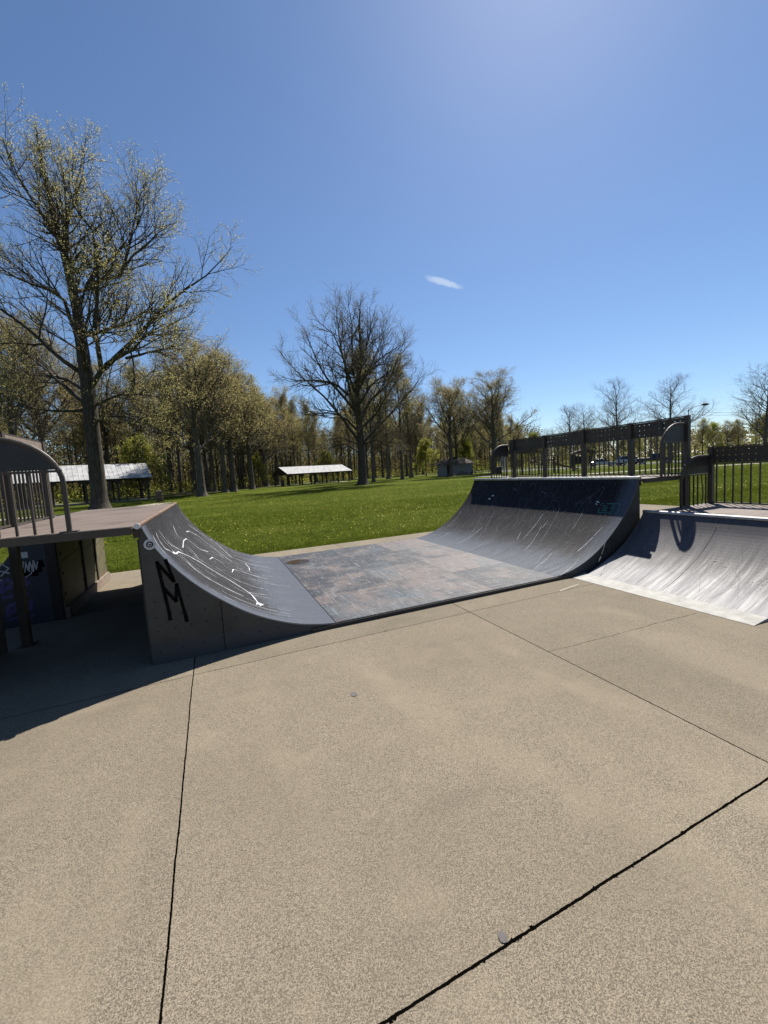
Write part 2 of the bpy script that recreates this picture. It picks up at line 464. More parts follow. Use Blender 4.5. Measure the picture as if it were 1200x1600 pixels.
M_RED = simple('red_brown_plastic', (0.22, 0.06, 0.035), 0.5, var=0.15)

# ------------------------------------------------------------------ object helpers
def tag(o, label=None, cat=None, group=None, kind=None):
    if label: o['label'] = label
    if cat: o['category'] = cat
    if group: o['group'] = group
    if kind: o['kind'] = kind
    return o

def thing(name, loc, label, cat, group=None, rz=0.0):
    o = bpy.data.objects.new(name, None)
    o.empty_display_size = 0.2
    o.location = loc
    o.rotation_euler = (0, 0, rz)
    COL.objects.link(o)
    return tag(o, label, cat, group)

WORLD = set()
class MB:
    """collects polygons (with material index) in world or local coordinates"""
    def __init__(self):
        self.v, self.f, self.mi, self.uv = [], [], [], {}
    def poly(self, pts, mi=0, uv=None):
        k = len(self.v)
        self.v += [tuple(p) for p in pts]
        self.f.append(tuple(range(k, k + len(pts))))
        self.mi.append(mi)
        if uv: self.uv[len(self.f) - 1] = uv
    def mesh(self, verts, faces, mi=0):
        k = len(self.v)
        self.v += [tuple(p) for p in verts]
        for f in faces:
            self.f.append(tuple(i + k for i in f))
            self.mi.append(mi)
    def box(self, a, b, mi=0, mat=None):
        x0, y0, z0 = a; x1, y1, z1 = b
        vs = [(x0, y0, z0), (x1, y0, z0), (x1, y1, z0), (x0, y1, z0), (x0, y0, z1), (x1, y0, z1), (x1, y1, z1), (x0, y1, z1)]
        if mat: vs = [tuple(mat @ Vector(p)) for p in vs]
        self.mesh(vs, [(0, 3, 2, 1), (4, 5, 6, 7), (0, 1, 5, 4), (1, 2, 6, 5), (2, 3, 7, 6), (3, 0, 4, 7)], mi)
    def prism(self, poly2, axis, a, b, mi=0):
        """extrude a closed 2D outline; axis 'y': (x,z) outline, 'x': (y,z), 'z': (x,y)"""
        f = {'y': lambda p, t: (p[0], t, p[1]), 'x': lambda p, t: (t, p[0], p[1]), 'z': lambda p, t: (p[0], p[1], t)}[axis]
        n = len(poly2)
        vs = [f(p, a) for p in poly2] + [f(p, b) for p in poly2]
        fs = [tuple(range(n)), tuple(range(2 * n - 1, n - 1, -1))]
        fs += [(i, i + n, (i + 1) % n + n, (i + 1) % n) for i in range(n)]
        self.mesh(vs, fs, mi)
    def tube(self, pts, r, sides=8, mi=0, caps=True):
        pts = [Vector(p) for p in pts]
        rs = r if isinstance(r, (list, tuple)) else [r] * len(pts)
        vs, fs = [], []
        prev = None
        for i, p in enumerate(pts):
            t = (pts[min(i + 1, len(pts) - 1)] - pts[max(i - 1, 0)]).normalized()
            if prev is None:
                ref = Vector((0, 0, 1)) if abs(t.z) < 0.9 else Vector((1, 0, 0))
                u = t.cross(ref).normalized()
            else:
                u = (prev - t * prev.dot(t)).normalized()
            prev = u
            w = t.cross(u)
            for k in range(sides):
                a = 2 * PI * k / sides + PI / sides
                vs.append(p + (u * math.cos(a) + w * math.sin(a)) * rs[i])
        for i in range(len(pts) - 1):
            for k in range(sides):
                k2 = (k + 1) % sides
                fs.append((i * sides + k, i * sides + k2, (i + 1) * sides + k2, (i + 1) * sides + k))
        if caps:
            fs.append(tuple(range(sides - 1, -1, -1)))
            fs.append(tuple(range((len(pts) - 1) * sides, len(pts) * sides)))
        self.mesh(vs, fs, mi)
    def disc(self, c, r, u, w, n=16, mi=0, r2=None):
        c, u, w = Vector(c), Vector(u), Vector(w)
        self.poly([c + u * r * math.cos(2 * PI * k / n) + w * (r2 or r) * math.sin(2 * PI * k / n) for k in range(n)], mi)
    def ring(self, c, r0, r1, u, w, n=20, mi=0):
        c, u, w = Vector(c), Vector(u), Vector(w)
        P = lambda r, k: c + u * r * math.cos(2 * PI * k / n) + w * r * math.sin(2 * PI * k / n)
        for k in range(n):
            self.poly([P(r0, k), P(r1, k), P(r1, k + 1), P(r0, k + 1)], mi)
    def build(self, name, mats, parent=None, smooth=False, bevel=0.0):
        me = bpy.data.meshes.new(name)
        me.from_pydata(self.v, [], self.f)
        mats = mats if isinstance(mats, (list, tuple)) else [mats]
        for m in mats: me.materials.append(m)
        me.polygons.foreach_set('material_index', self.mi)
        if smooth: me.polygons.foreach_set('use_smooth', [True] * len(self.f))
        if self.uv:
            l = me.uv_layers.new(name='UVMap')
            for fi, uvs in self.uv.items():
                for k, li in enumerate(me.polygons[fi].loop_indices):
                    l.data[li].uv = uvs[k]
        me.update()
        o = bpy.data.objects.new(name, me)
        COL.objects.link(o)
        if parent is not None:
            o.parent = parent
            if parent.name in WORLD: o.location = -parent.location     # this thing's parts are modelled in world metres
        if bevel:
            b = o.modifiers.new('bevel', 'BEVEL')
            b.width = bevel; b.segments = 2; b.limit_method = 'ANGLE'
        return o

def copy_tree(o, parent=None):
    c = o.copy()
    COL.objects.link(c)
    if parent is not None: c.parent = parent
    for ch in list(o.children):
        copy_tree(ch, c)
    return c

def np_mesh(name, V, loops, sizes, mats, mi=None, smooth=False, parent=None):
    me = bpy.data.meshes.new(name)
    V = np.asarray(V, np.float32)
    loops = np.asarray(loops, np.int32)
    sizes = np.asarray(sizes, np.int32)
    me.vertices.add(len(V)); me.vertices.foreach_set('co', V.ravel())
    me.loops.add(len(loops)); me.loops.foreach_set('vertex_index', loops)
    me.polygons.add(len(sizes))
    st = np.concatenate([[0], np.cumsum(sizes)[:-1]]).astype(np.int32)
    me.polygons.foreach_set('loop_start', st)
    me.polygons.foreach_set('loop_total', sizes)
    for m in mats: me.materials.append(m)
    if mi is not None: me.polygons.foreach_set('material_index', np.asarray(mi, np.int32))
    if smooth: me.polygons.foreach_set('use_smooth', np.ones(len(sizes), bool))
    me.update(calc_edges=True)
    o = bpy.data.objects.new(name, me)
    COL.objects.link(o)
    if parent is not None: o.parent = parent
    return o

# ------------------------------------------------------------------ ground
g = MB(); R_ = 900
g.poly([(-R_, -R_, -0.05), (R_, -R_, -0.05), (R_, R_, -0.05), (-R_, R_, -0.05)])
tag(g.build('grass_field', M_GRASS), kind='structure')

PADX0, PADX1, PADY0, PADY1 = -9.0, 12.6, -7.0, 8.70
g = MB(); g.box((PADX0, PADY0, -0.30), (PADX1, PADY1, 0.0))
tag(g.build('concrete_pad', M_CONC), kind='structure')

def polar(az, r): return (r * math.sin(rad(az)), r * math.cos(rad(az)))
rng = random.Random(5)
edge = [(-60, 60), (-40, 56), (-26, 58), (-18, 60), (-12, 62), (-8, 62), (-5, 60), (0, 66), (4, 72), (8, 84), (11, 92), (15, 100), (20, 100), (25, 104), (31, 108), (36, 112), (42, 130), (47, 150)]
pts = []
for i in range(len(edge) - 1):
    (a0, r0), (a1, r1) = edge[i], edge[i + 1]
    for k in range(8):
        t = k / 8
        pts.append(polar(a0 + (a1 - a0) * t, (r0 + (r1 - r0) * t) + rng.uniform(-1.6, 1.6)))
outer = [polar(a, 330) for a in range(47, -61, -6)]
g = MB(); g.poly([(x, y, -0.046) for x, y in pts + outer][::-1])
tag(g.build('forest_floor', M_FLOOR), kind='structure')

def strip(name, line, w, z, m):
    g = MB()
    L = [Vector((x, y, 0)) for x, y in line]
    lo, hi = [], []
    for i, p in enumerate(L):
        t = (L[min(i + 1, len(L) - 1)] - L[max(i - 1, 0)]).normalized()
        n = Vector((-t.y, t.x, 0)) * w / 2
        lo.append(p - n); hi.append(p + n)
    for i in range(len(L) - 1):
        g.poly([(lo[i].x, lo[i].y, z), (lo[i + 1].x, lo[i + 1].y, z), (hi[i + 1].x, hi[i + 1].y, z), (hi[i].x, hi[i].y, z)])
    return tag(g.build(name, m), kind='structure')
strip('footpath', [polar(-30, 40), polar(-22, 36), polar(-16, 34.5), polar(-10, 36), polar(-5.6, 41)], 1.8, -0.042, M_PATH)
strip('footpath', [polar(36.5, 62), polar(40, 54), polar(44, 49.5), polar(49, 48), polar(56, 52), polar(66, 60)], 2.2, -0.042, M_PATH)
strip('parking_lot', [polar(38, 96), polar(46, 92), polar(52, 92), polar(58, 95), polar(70, 106), polar(84, 130)], 13, -0.042, M_ASPH)

# ------------------------------------------------------------------ half pipe
Y0, Y1 = 3.914, 7.86
XL, XR = -0.575, 5.615          # coping lines
FL, FR = 1.035, 4.027           # where the curves meet the flat
ZD, ZF = 1.222, 0.048
PROF = [(0, 1.212), (.030, 1.125), (.072, 1.04), (.122, .955), (.182, .872), (.258, .775), (.342, .682), (.44, .587), (.56, .485), (.68, .39), (.81, .303), (.94, .232), (1.07, .174), (1.2, .126), (1.33, .090), (1.47, .064), (1.605, .048)]
def smooth_prof(P, n=40):
    d = [p[0] for p in P]; z = [p[1] for p in P]
    s = [0]
    for i in range(1, len(P)): s.append(s[-1] + math.hypot(d[i] - d[i - 1], z[i] - z[i - 1]))
    ss = np.linspace(0, s[-1], n)
    dd = np.interp(ss, s, d); zz = np.interp(ss, s, z)
    for _ in range(2):
        dd[1:-1] = (dd[:-2] + 2 * dd[1:-1] + dd[2:]) / 4
        zz[1:-1] = (zz[:-2] + 2 * zz[1:-1] + zz[2:]) / 4
    return [(float(a), float(b)) for a, b in zip(dd, zz)], [float(x) for x in ss]
SP, SS = smooth_prof(PROF)
RAW = [(0, 1.22), (.11, 1.04), (.21, .87), (.30, .735), (.43, .59), (.575, .458), (.81, .303), (1.07, .176), (1.32, .09), (1.60, .045)]
def prof_at(u):                                  # u indexes RAW -> distance along SP
    i = max(0, min(len(RAW) - 2, int(u)))
    t = u - i
    d = RAW[i][0] + (RAW[i + 1][0] - RAW[i][0]) * t
    return float(np.interp(d, [p[0] for p in SP], SS))
def on_ramp(s, y, x0, sg, off=0.003, P=SP, S=SS):
    d = float(np.interp(s, S, [p[0] for p in P])); z = float(np.interp(s, S, [p[1] for p in P]))
    d2 = float(np.interp(s + .02, S, [p[0] for p in P])); z2 = float(np.interp(s + .02, S, [p[1] for p in P]))
    if d2 == d: d2, z2 = d + 1e-3, z
    t = Vector((sg * (d2 - d), 0, z2 - z)).normalized()
    nrm = Vector((-t.z * sg, 0, t.x * sg)) if True else None
    if nrm.z < 0: nrm = -nrm
    return Vector((x0 + sg * d, y, z)) + nrm * off

def sheet(x0, sg, ya, yb, P, S, seams, strokes, name, mats, parent, thick=0.012):
    """curved riding surface; strokes = list of (points (s, y), width, material index)"""
    b = MB()
    cuts = [ya] + seams + [yb]
    for k in range(len(cuts) - 1):
        a = cuts[k] + (0.003 if k else 0); c = cuts[k + 1] - (0.003 if k < len(cuts) - 2 else 0)
        for i in range(len(P) - 1):
            (d0, z0), (d1, z1) = P[i], P[i + 1]
            q = [(x0 + sg * d0, a, z0), (x0 + sg * d1, a, z1), (x0 + sg * d1, c, z1), (x0 + sg * d0, c, z0)]
            u = [(a, S[i]), (a, S[i + 1]), (c, S[i + 1]), (c, S[i])]
            if sg < 0: q, u = q[::-1], u[::-1]
            b.poly(q, 0, u)
            q2 = [(p[0], p[1], p[2] - thick) for p in q][::-1]
            b.poly(q2, 0, u[::-1])
            for yy in (a, c):
                e = [(x0 + sg * d0, yy, z0), (x0 + sg * d1, yy, z1), (x0 + sg * d1, yy, z1 - thick), (x0 + sg * d0, yy, z0 - thick)]
                b.poly(e, 1, [(0, 0)] * 4)
    for pts, w, mi in strokes:
        L = []
        for i in range(len(pts) - 1):
            (s0, y0), (s1, y1) = pts[i], pts[i + 1]
            n = max(2, int(math.hypot(s1 - s0, y1 - y0) / 0.04))
            for j in range(n): L.append((s0 + (s1 - s0) * j / n, y0 + (y1 - y0) * j / n))
        L.append(pts[-1])
        if len(L) > 6 and mi != 4:                              # round the corners a little
            for _ in range(2):
                L = [L[0]] + [((L[i - 1][0] + 2 * L[i][0] + L[i + 1][0]) / 4, (L[i - 1][1] + 2 * L[i][1] + L[i + 1][1]) / 4) for i in range(1, len(L) - 1)] + [L[-1]]
        pr = []
        for i, (s, y) in enumerate(L):
            a = L[max(i - 1, 0)]; c = L[min(i + 1, len(L) - 1)]
            ds, dy = c[0] - a[0], c[1] - a[1]
            m = math.hypot(ds, dy) or 1
            ww = w * (0.55 + 0.75 * SR.random()) / 2
            if i in (0, len(L) - 1): ww *= 0.3
            pr.append((on_ramp(s - dy / m * ww, y + ds / m * ww, x0, sg, .003, P, S), on_ramp(s + dy / m * ww, y - ds / m * ww, x0, sg, .003, P, S)))
        for i in range(len(pr) - 1):
            if SR.random() < (0.0 if mi == 2 else 0.05): continue
            b.poly([pr[i][0], pr[i + 1][0], pr[i + 1][1], pr[i][1]], mi, [(0, 0)] * 4)
    return b.build(name, mats, parent)
SR = random.Random(11)

hp = thing('half_pipe', ((FL + FR) / 2, (Y0 + Y1) / 2, 0), 'dark weathered half pipe with two curved ramps, raised decks and steel guard rails', 'half pipe')
WORLD.add(hp.name)

# flat bottom
b = MB()
b.box((FL + .001, Y0, 0.004), (FR - .001, Y1, ZF))
fb = b.build('flat_bottom', M_FLAT, hp)
b = MB(); b.box((FL - .25, Y0 - .012, 0.002), (FR + .25, Y0 - .001, ZF - .010))
b.build('edge_strip', M_BLACKST, hp)

left_px = [([[2.65, 4.53], [3.25, 4.46], [3.94, 4.43], [4.71, 4.45], [5.36, 4.47], [5.88, 4.47]], .016, 2),
 ([[1.5, 4.35], [1.8, 4.43], [1.84, 4.64], [2.69, 4.86], [3.57, 5.01], [4.61, 4.99], [5.45, 4.96], [5.93, 4.83], [6.24, 4.69], [6.34, 4.49], [6.45, 4.28]], .022, 2),
 ([[1.54, 7.2], [2.35, 7.33], [3.64, 7.57], [4.96, 7.49], [5.83, 6.81]], .014, 2), ([[1.74, 6.3], [1.91, 6.61], [3.05, 6.95], [4.12, 6.83], [5.18, 6.64], [5.75, 6.39]], .016, 2),
 ([[2.03, 5.03], [1.85, 5.48], [2.0, 5.83], [2.87, 5.84], [3.44, 5.85], [4.14, 6.12]], .018, 2), ([[2.12, 5.37], [2.81, 5.34], [3.47, 5.14]], .010, 2),
 ([[4.24, 5.59], [4.49, 5.91], [5.22, 5.88]], .018, 2), ([[5.59, 5.53], [5.71, 5.84], [6.21, 5.91], [6.83, 5.88], [7.48, 5.83]], .018, 2),
 ([[0.7, 5.75], [1.3, 5.4], [1.88, 5.42]], .010, 2), ([[0.4, 4.38], [0.8, 4.24], [1.3, 4.25]], .012, 2), ([[0.35, 4.6], [0.73, 4.59], [1.2, 4.59], [1.91, 4.83], [2.19, 4.84]], .010, 2),
 ([[0.39, 4.17], [0.73, 4.08], [1.44, 4.06]], .010, 2), ([[0.98, 6.12], [1.33, 6.09]], .010, 2), ([[2.53, 6.42], [3.73, 6.61], [4.89, 6.64], [5.27, 6.33]], .010, 2),
 ([[6.53, 6.71], [6.68, 6.43], [6.6, 6.15]], .014, 2), ([[0.76, 4.28], [1.09, 4.23], [1.46, 4.35]], .012, 2), ([[3.09, 5.08], [4.17, 5.19], [5.05, 5.15]], .007, 2),
 ([[6.05, 6.95], [6.67, 6.78], [7.96, 6.8]], .010, 2), ([[4.63, 5.31], [5.72, 5.16], [7.15, 5.16]], .008, 2), ([[6.08, 4.74], [7.01, 4.88]], .008, 2)]
st = [([(prof_at(u), y) for u, y in l], w * .8, m) for l, w, m in left_px]
st += [([(prof_at(1.5) + .02 * math.sin(k), 4.36 + .02 * k), (prof_at(1.75), 4.40 + .02 * k)], .03, 2) for k in range(4)]
st += [([(prof_at(6.3) + .02 * k, 4.30 + .025 * (k % 2)), (prof_at(6.38) + .02 * k, 4.40)], .025, 2) for k in range(4)]
for k in range(170):                                # fine board marks running down the slope
    s = SR.uniform(0.05, 1.5); y = SR.uniform(Y0 + .1, Y1 - .1); l = SR.uniform(.15, .8); a = SR.uniform(-.22, .22)
    st.append(([(s, y), (min(s + l, SS[-1] - .05), y + a * l)], SR.uniform(.002, .005), 3 if k % 3 else 2))
sheet(XL, 1, Y0, Y1, SP, SS, [], st, 'left_transition', [M_SHEET, M_EDGE, M_SCRATCH, M_FAINT], hp)['label'] = 'curved ramp face streaked with white chalky scratches'

right_px = [[[3.39, 4.64], [3.27, 4.76], [3.97, 4.85], [4.85, 4.83], [4.84, 4.69], [4.19, 4.58], [3.56, 4.6]], [[3.33, 5.1], [4.31, 4.92], [5.09, 4.92], [6.6, 4.9]], [[4.8, 5.2], [4.82, 4.93], [5.29, 4.61], [5.59, 4.48]],
 [[3.79, 4.21], [4.21, 4.32], [5.01, 4.41], [5.8, 4.46], [6.95, 4.45], [8.29, 4.35]], [[2.91, 4.18], [3.79, 4.21]], [[3.77, 4.33], [3.86, 4.19]], [[4.34, 4.12], [5.36, 4.15], [6.43, 4.18]], [[3.82, 3.97], [4.79, 4.01]],
 [[3.76, 4.81], [4.27, 4.71], [3.88, 4.69], [3.93, 4.61]], [[6.75, 4.86], [5.84, 4.72], [5.98, 4.51], [5.89, 4.28]], [[4.07, 4.4], [5.08, 4.4]], [[3.51, 5.3], [3.31, 5.3]]]
st = [([(prof_at(u), y) for u, y in l], .006, 2 if i == 6 else 3) for i, l in enumerate(right_px)]
for k in range(150):
    s = SR.uniform(0.5, 1.7); y = SR.uniform(Y0 + .1, Y1 - .1); l = SR.uniform(.15, .9); a = SR.uniform(-.1, .5)
    st.append(([(s, y), (min(s + l, SS[-1] - .05), y - a * l)], SR.uniform(.002, .005), 3 if k % 9 else 2))
for k in range(12):                                # looping scribbles scratched into the face
    s = SR.uniform(.15, 1.1); y = SR.uniform(4.2, 7.5); r = SR.uniform(.05, .2); ph = SR.uniform(0, 6)
    st.append(([(s + r * 1.3 * math.sin(t * .7 + ph), y + r * math.cos(t * .5 * (1 + k % 3) + ph) + t * .012) for t in range(12)], .005, 3))
# letters sprayed in teal near the upper corner, and two pale stickers
def letters(word, s0, y0, h, wd):
    G = {'B': [[(0, 0), (0, 1)], [(0, 0), (.8, .1), (.8, .42), (0, .5)], [(0, .5), (.9, .58), (.9, .92), (0, 1)]], 'L': [[(0, 0), (0, 1), (.85, 1)]]}
    out = []
    for i, ch in enumerate(word):
        for l in G[ch]: out.append([(s0 + v * h, y0 - (i * 1.25 + u) * wd) for u, v in l])
    return out
s_b = prof_at(2.05)
st += [(l, .009, 4) for l in letters('BLB', s_b - .008, 4.305, .105, .056)]
st += [([(s_b - .035, 4.36), (s_b - .045, 4.06), (s_b + .12, 4.03), (s_b + .13, 4.34), (s_b - .035, 4.36)], .012, 4)]
st += [([(prof_at(1.62), 4.47), (prof_at(1.75), 4.40)], .02, 2), ([(prof_at(1.85), 4.46), (prof_at(2.0), 4.42)], .016, 2)]
st += [([(.36, 7.02), (.36, 6.94)], .045, 2), ([(.44, 7.08), (.44, 7.00)], .045, 2)]
sheet(XR, -1, Y0, Y1, SP, SS, [5.88], st, 'right_transition', [M_SHEET, M_EDGE, M_SCRATCH, M_FAINT, M_TEAL], hp)['label'] = 'curved ramp face scratched with fine swirls and small teal letters near its upper corner'

def side_outline(x0, sg, P, back):
    o = [(x0 + sg * d, z - .013) for d, z in P] + [(x0 + sg * P[-1][0], 0.003), (x0 - sg * back, 0.003), (x0 - sg * back, P[0][1] - .013)]
    return o
def side_panel(name, x0, sg, P, ya, yb, mats, parent, back=0.03, split=None, graffiti=None, bolts=True):
    b = MB()
    b.prism(side_outline(x0, sg, P, back), 'y', ya, yb, 0)
    yf = ya - .0015
    if split is not None:
        zt = float(np.interp(abs(split - x0), [p[0] for p in P], [p[1] for p in P]))
        b.poly([(split - .003, yf, .01), (split + .003, yf, .01), (split + .003, yf, zt - .02), (split - .003, yf, zt - .02)], 1)
    if bolts:
        for (z, xs) in ((.12, .17), (.30, .13), (.56, .13), (.42, .19)):
            k = 0
            while True:
                d = .03 + k * xs; k += 1
                zt = float(np.interp(d, [p[0] for p in P], [p[1] for p in P]))
                if d > P[-1][0] or z > zt - .05: break
                b.disc((x0 + sg * (d + .01 * math.sin(7 * k)), yf, z + .006 * math.sin(5 * k)), .006, (1, 0, 0), (0, 0, 1), 8, 1)
        for d in (.05, .33, .62, .9, 1.2):
            zt = float(np.interp(d, [p[0] for p in P], [p[1] for p in P]))
            b.disc((x0 + sg * d, yf - .004, zt - .035), .009, (1, 0, 0), (0, 0, 1), 8, 0)
    if graffiti: graffiti(b, yf)
    return b.build(name, mats, parent)
def spray(b, yf, pts, w, mi):
    P = [Vector((x, yf - .001, z)) for x, z in pts]
    L = []
    for i in range(len(P) - 1):
        for j in range(6): L.append(P[i].lerp(P[i + 1], j / 6))
    L.append(P[-1])
    for i in range(len(L) - 1):
        t = (L[i + 1] - L[i]).normalized(); n = Vector((-t.z, 0, t.x)) * w / 2
        e = .25 * t * w
        o = Vector((0, -0.0004 * (i % 3), 0))
        k0, k1 = SR.uniform(.85, 1.15), SR.uniform(.85, 1.15)
        b.poly([L[i] - e - n * k0 + o, L[i + 1] + e - n * k1 + o, L[i + 1] + e + n * k1 + o, L[i] - e + n * k0 + o], mi)
def nm(b, yf):
    for l in ([[-.489, .899], [-.472, .739], [-.439, .441]], [[-.489, .89], [-.377, .709]], [[-.423, .908], [-.377, .709]], [[-.459, .662], [-.377, .533]], [[-.359, .682], [-.377, .533]], [[-.359, .682], [-.315, .387]]):
        spray(b, yf, l, .027, 1)
    for z, x in ((.40, -.44), (.36, -.315)):
        spray(b, yf, [(x, z + .05), (x + .004, z - .02)], .028, 1)
    c = (-.528, yf - .002, 1.055)
    b.disc(c, .045, (1, 0, 0), (0, 0, 1), 24, 3)
    b.ring((c[0], yf - .003, c[2]), .016, .027, (1, 0, 0), (0, 0, 1), 20, 1)
    for k in range(14):
        a = 2 * PI * k / 14
        b.disc((c[0] + .036 * math.cos(a), yf - .003, c[2] + .036 * math.sin(a)), .0036, (1, 0, 0), (0, 0, 1), 5, 1)
    b.disc((c[0], yf - .003, c[2]), .009, (1, 0, 0), (0, 0, 1), 8, 1)
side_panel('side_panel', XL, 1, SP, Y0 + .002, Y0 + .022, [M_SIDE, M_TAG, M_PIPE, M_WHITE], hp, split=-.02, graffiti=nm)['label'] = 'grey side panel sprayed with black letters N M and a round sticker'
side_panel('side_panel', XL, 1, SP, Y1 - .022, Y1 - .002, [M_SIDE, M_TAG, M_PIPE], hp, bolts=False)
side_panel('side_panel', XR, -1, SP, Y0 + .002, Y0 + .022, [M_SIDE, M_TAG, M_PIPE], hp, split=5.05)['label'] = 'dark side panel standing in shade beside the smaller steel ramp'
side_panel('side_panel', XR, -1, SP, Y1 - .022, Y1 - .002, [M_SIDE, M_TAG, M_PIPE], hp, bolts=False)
for x, s_ in ((XL - .03, -1), (XR + .03, 1)):
    b = MB(); b.box((min(x, x + s_ * .016), Y0 + .024, .003), (max(x, x + s_ * .016), Y1 - .024, ZD - .12))
    b.build('back_board', M_DARKSIDE, hp)

# coping
b = MB(); b.tube([(XL - .028, Y0 - .012, ZD - .002), (XL - .028, Y1 + .01, ZD - .002)], .023, 14); b.build('coping', M_PIPEB, hp, smooth=False)
b = MB(); b.tube([(XL - .028, Y0 - .022, ZD - .002), (XL - .028, Y0 - .0125, ZD - .002)], .0245, 14); b.build('coping_cap', M_WHITE, hp)
b = MB(); b.tube([(XR + .020, Y0 - .012, ZD + .006), (XR + .020, Y1 + .01, ZD + .006)], .028, 14); b.build('coping', M_PIPE, hp)

for a, c in ((XL - .066, XL - .012), (XR + .014, XR + .064)):
    b = MB(); b.box((a, Y0 + .001, ZD - .10), (c, Y1 - .001, ZD - .018)); b.build('coping_bed', M_WOOD, hp)
# decks
XLB, XRB = -1.93, 6.68
def deck(x0, x1, ya, yb, z, parent, fascia=True):
    b = MB(); b.box((x0, ya, z - .045), (x1, yb, z))
    d = b.build('deck', M_DECK, parent, bevel=.003)
    for k_, (c0, c1) in enumerate(((ya - .028, ya - .001), (yb + .001, yb + .028))):
        b = MB(); b.box((x0, c0, z - .066), (x1, c1, z - .003))
        if k_ == 0:
            for k in range(3):
                b.disc((x0 + (x1 - x0) * (.15 + .35 * k), c0 - .002, z - .035), .009, (1, 0, 0), (0, 0, 1), 8)
        b.build('fascia_beam', M_STEEL, d).location = (0, 0, 0)
    return d
deck(XLB, XL - .068, Y0, Y1, ZD, hp)
deck(XR + .066, XRB, Y0 - .02, Y1, ZD, hp)
for x, y in ((XLB + .05, Y0 + .05), (-1.88, 5.17), (XRB - .05, Y0 - .02), (XRB - .05, 5.9), (XRB - .05, Y1 - .05)):
    b = MB(); b.box((x - .035, y - .035, 0.003), (x + .035, y + .035, ZD - .047)); b.box((x - .07, y - .07, 0.001), (x + .07, y + .07, .009))
    b.build('deck_post', M_STEEL, hp)

RAILH, PANH, BAR = .87, .235, .0085
def back_rail(X, ya, yb, zd, posts, parent, side, spacing=.095, top=RAILH, perf=None):
    """straight guard rail along Y: frame, perforated kick panel, posts, bars"""
    b = MB()
    b.box((X - .014, ya, zd + top - .006), (X + .014, yb, zd + top + .012))
    b.box((X - .012, ya, zd + top - PANH - .020), (X + .012, yb, zd + top - PANH - .002))
    b.box((X - .012, ya, zd + .012), (X + .012, yb, zd + .030))
    r = b.build('guard_rail', M_STEEL, parent)
    b = MB(); b.box((X - .001 + side * .018, ya + .01, zd + top - PANH), (X + .001 + side * .018, yb - .01, zd + top - .008))
    p = b.build('perforated_panel', perf or M_PERF, r); p.location = (0, 0, 0)
    for y in posts:
        b = MB(); b.box((X - .032, y - .032, zd + .002), (X + .032, y + .032, zd + top + .016))
        b.build('post', M_STEEL, r).location = (0, 0, 0)
    n = int((yb - ya) / spacing)
    for k in range(1, n):
        y = ya + (yb - ya) * k / n
        if min(abs(y - q) for q in posts) < .05: continue
        b = MB(); b.box((X - BAR, y - BAR, zd + .030), (X + BAR, y + BAR, zd + top - PANH - .020))
        b.build('bar', M_STEEL, r).location = (0, 0, 0)
    return r
def hoop_rail(Xf, Xp, Y, zd, parent, bend=None, h1=.43, h2=.76, zpan=.48, nb=6):
    """side guard rail across the deck: a tube that rises, arches over to the corner post; sheet infill in the arch, bars below"""
    sg = 1 if Xp > Xf else -1
    W = abs(Xp - Xf) - .03
    arc = [(Xf, Y, zd + .002), (Xf, Y, zd + h1)]
    rx = min(W * .72, .42)
    for k in range(1, 11):
        a = PI / 2 * k / 10
        arc.append((Xf + sg * rx * (1 - math.cos(a)), Y, zd + h1 + (h2 - h1) * math.sin(a)))
    arc.append((Xf + sg * W, Y, zd + h2))
    b = MB(); b.tube(arc, .019, 10)
    b.box((min(Xf, Xf + sg * W), Y - .010, zd + zpan - .022), (max(Xf, Xf + sg * W), Y + .010, zd + zpan - .004))
    b.box((Xf - .06, Y - .03, zd + .001), (Xf + .06, Y + .03, zd + .008))
    r = b.build('side_rail', M_STEEL, parent, smooth=False)
    b = MB()
    out = [(Xf + sg * .015, zd + zpan)] + [(p[0] + sg * .004, p[2]) for p in arc[2:] if p[2] > zd + zpan] + [(Xf + sg * (W + .0), zd + h2), (Xf + sg * (W + .0), zd + zpan)]
    b.prism(out, 'y', Y - .004, Y + .004)
    b.build('infill_panel', M_BLACKST, r).location = (0, 0, 0)
    for k in range(1, nb + 1):
        x = Xf + sg * W * k / (nb + 1)
        b = MB()
        if bend and k in bend: b.tube([(x, Y, zd + .005), (x + .03, Y, zd + .15), (x - .01, Y, zd + zpan - .02)], .009, 6)
        else: b.box((x - .008, Y - .008, zd + .003), (x + .008, Y + .008, zd + zpan - .022))
        b.build('bar', M_STEEL, r).location = (0, 0, 0)
    return r
XRR = 6.62
back_rail(XRR, Y0 - .09, Y1 - .02, ZD, [Y0 - .06, 4.75, 5.70, 6.69, 7.65, Y1 - .05][:5] + [], hp, 1)['label'] = 'long black guard rail with perforated top panel along the back of the raised deck'
hoop_rail(6.03, XRR, Y0 - .055, ZD, hp, h1=.38, h2=.765, zpan=.51)
hoop_rail(6.08, XRR, Y1 - .05, ZD, hp, h1=.38, h2=.765, zpan=.51)
back_rail(-1.87, Y0 + .02, 6.26, ZD, [Y0 + .04, 5.17, 6.22], hp, 1, top=.93, perf=M_PERF_SUN)['label'] = 'brown guard rail with a perforated top panel coloured sunlit tan behind the left deck'
hoop_rail(-1.075, -1.87, Y0 + .03, ZD, hp, h1=.385, h2=.745, zpan=.50)
b = MB(); b.box((XRR - .004, 4.22, ZD + RAILH - .13), (XRR - .0005 - .001, 4.36, ZD + RAILH - .05)); b.build('sticker', M_SIDE, hp)

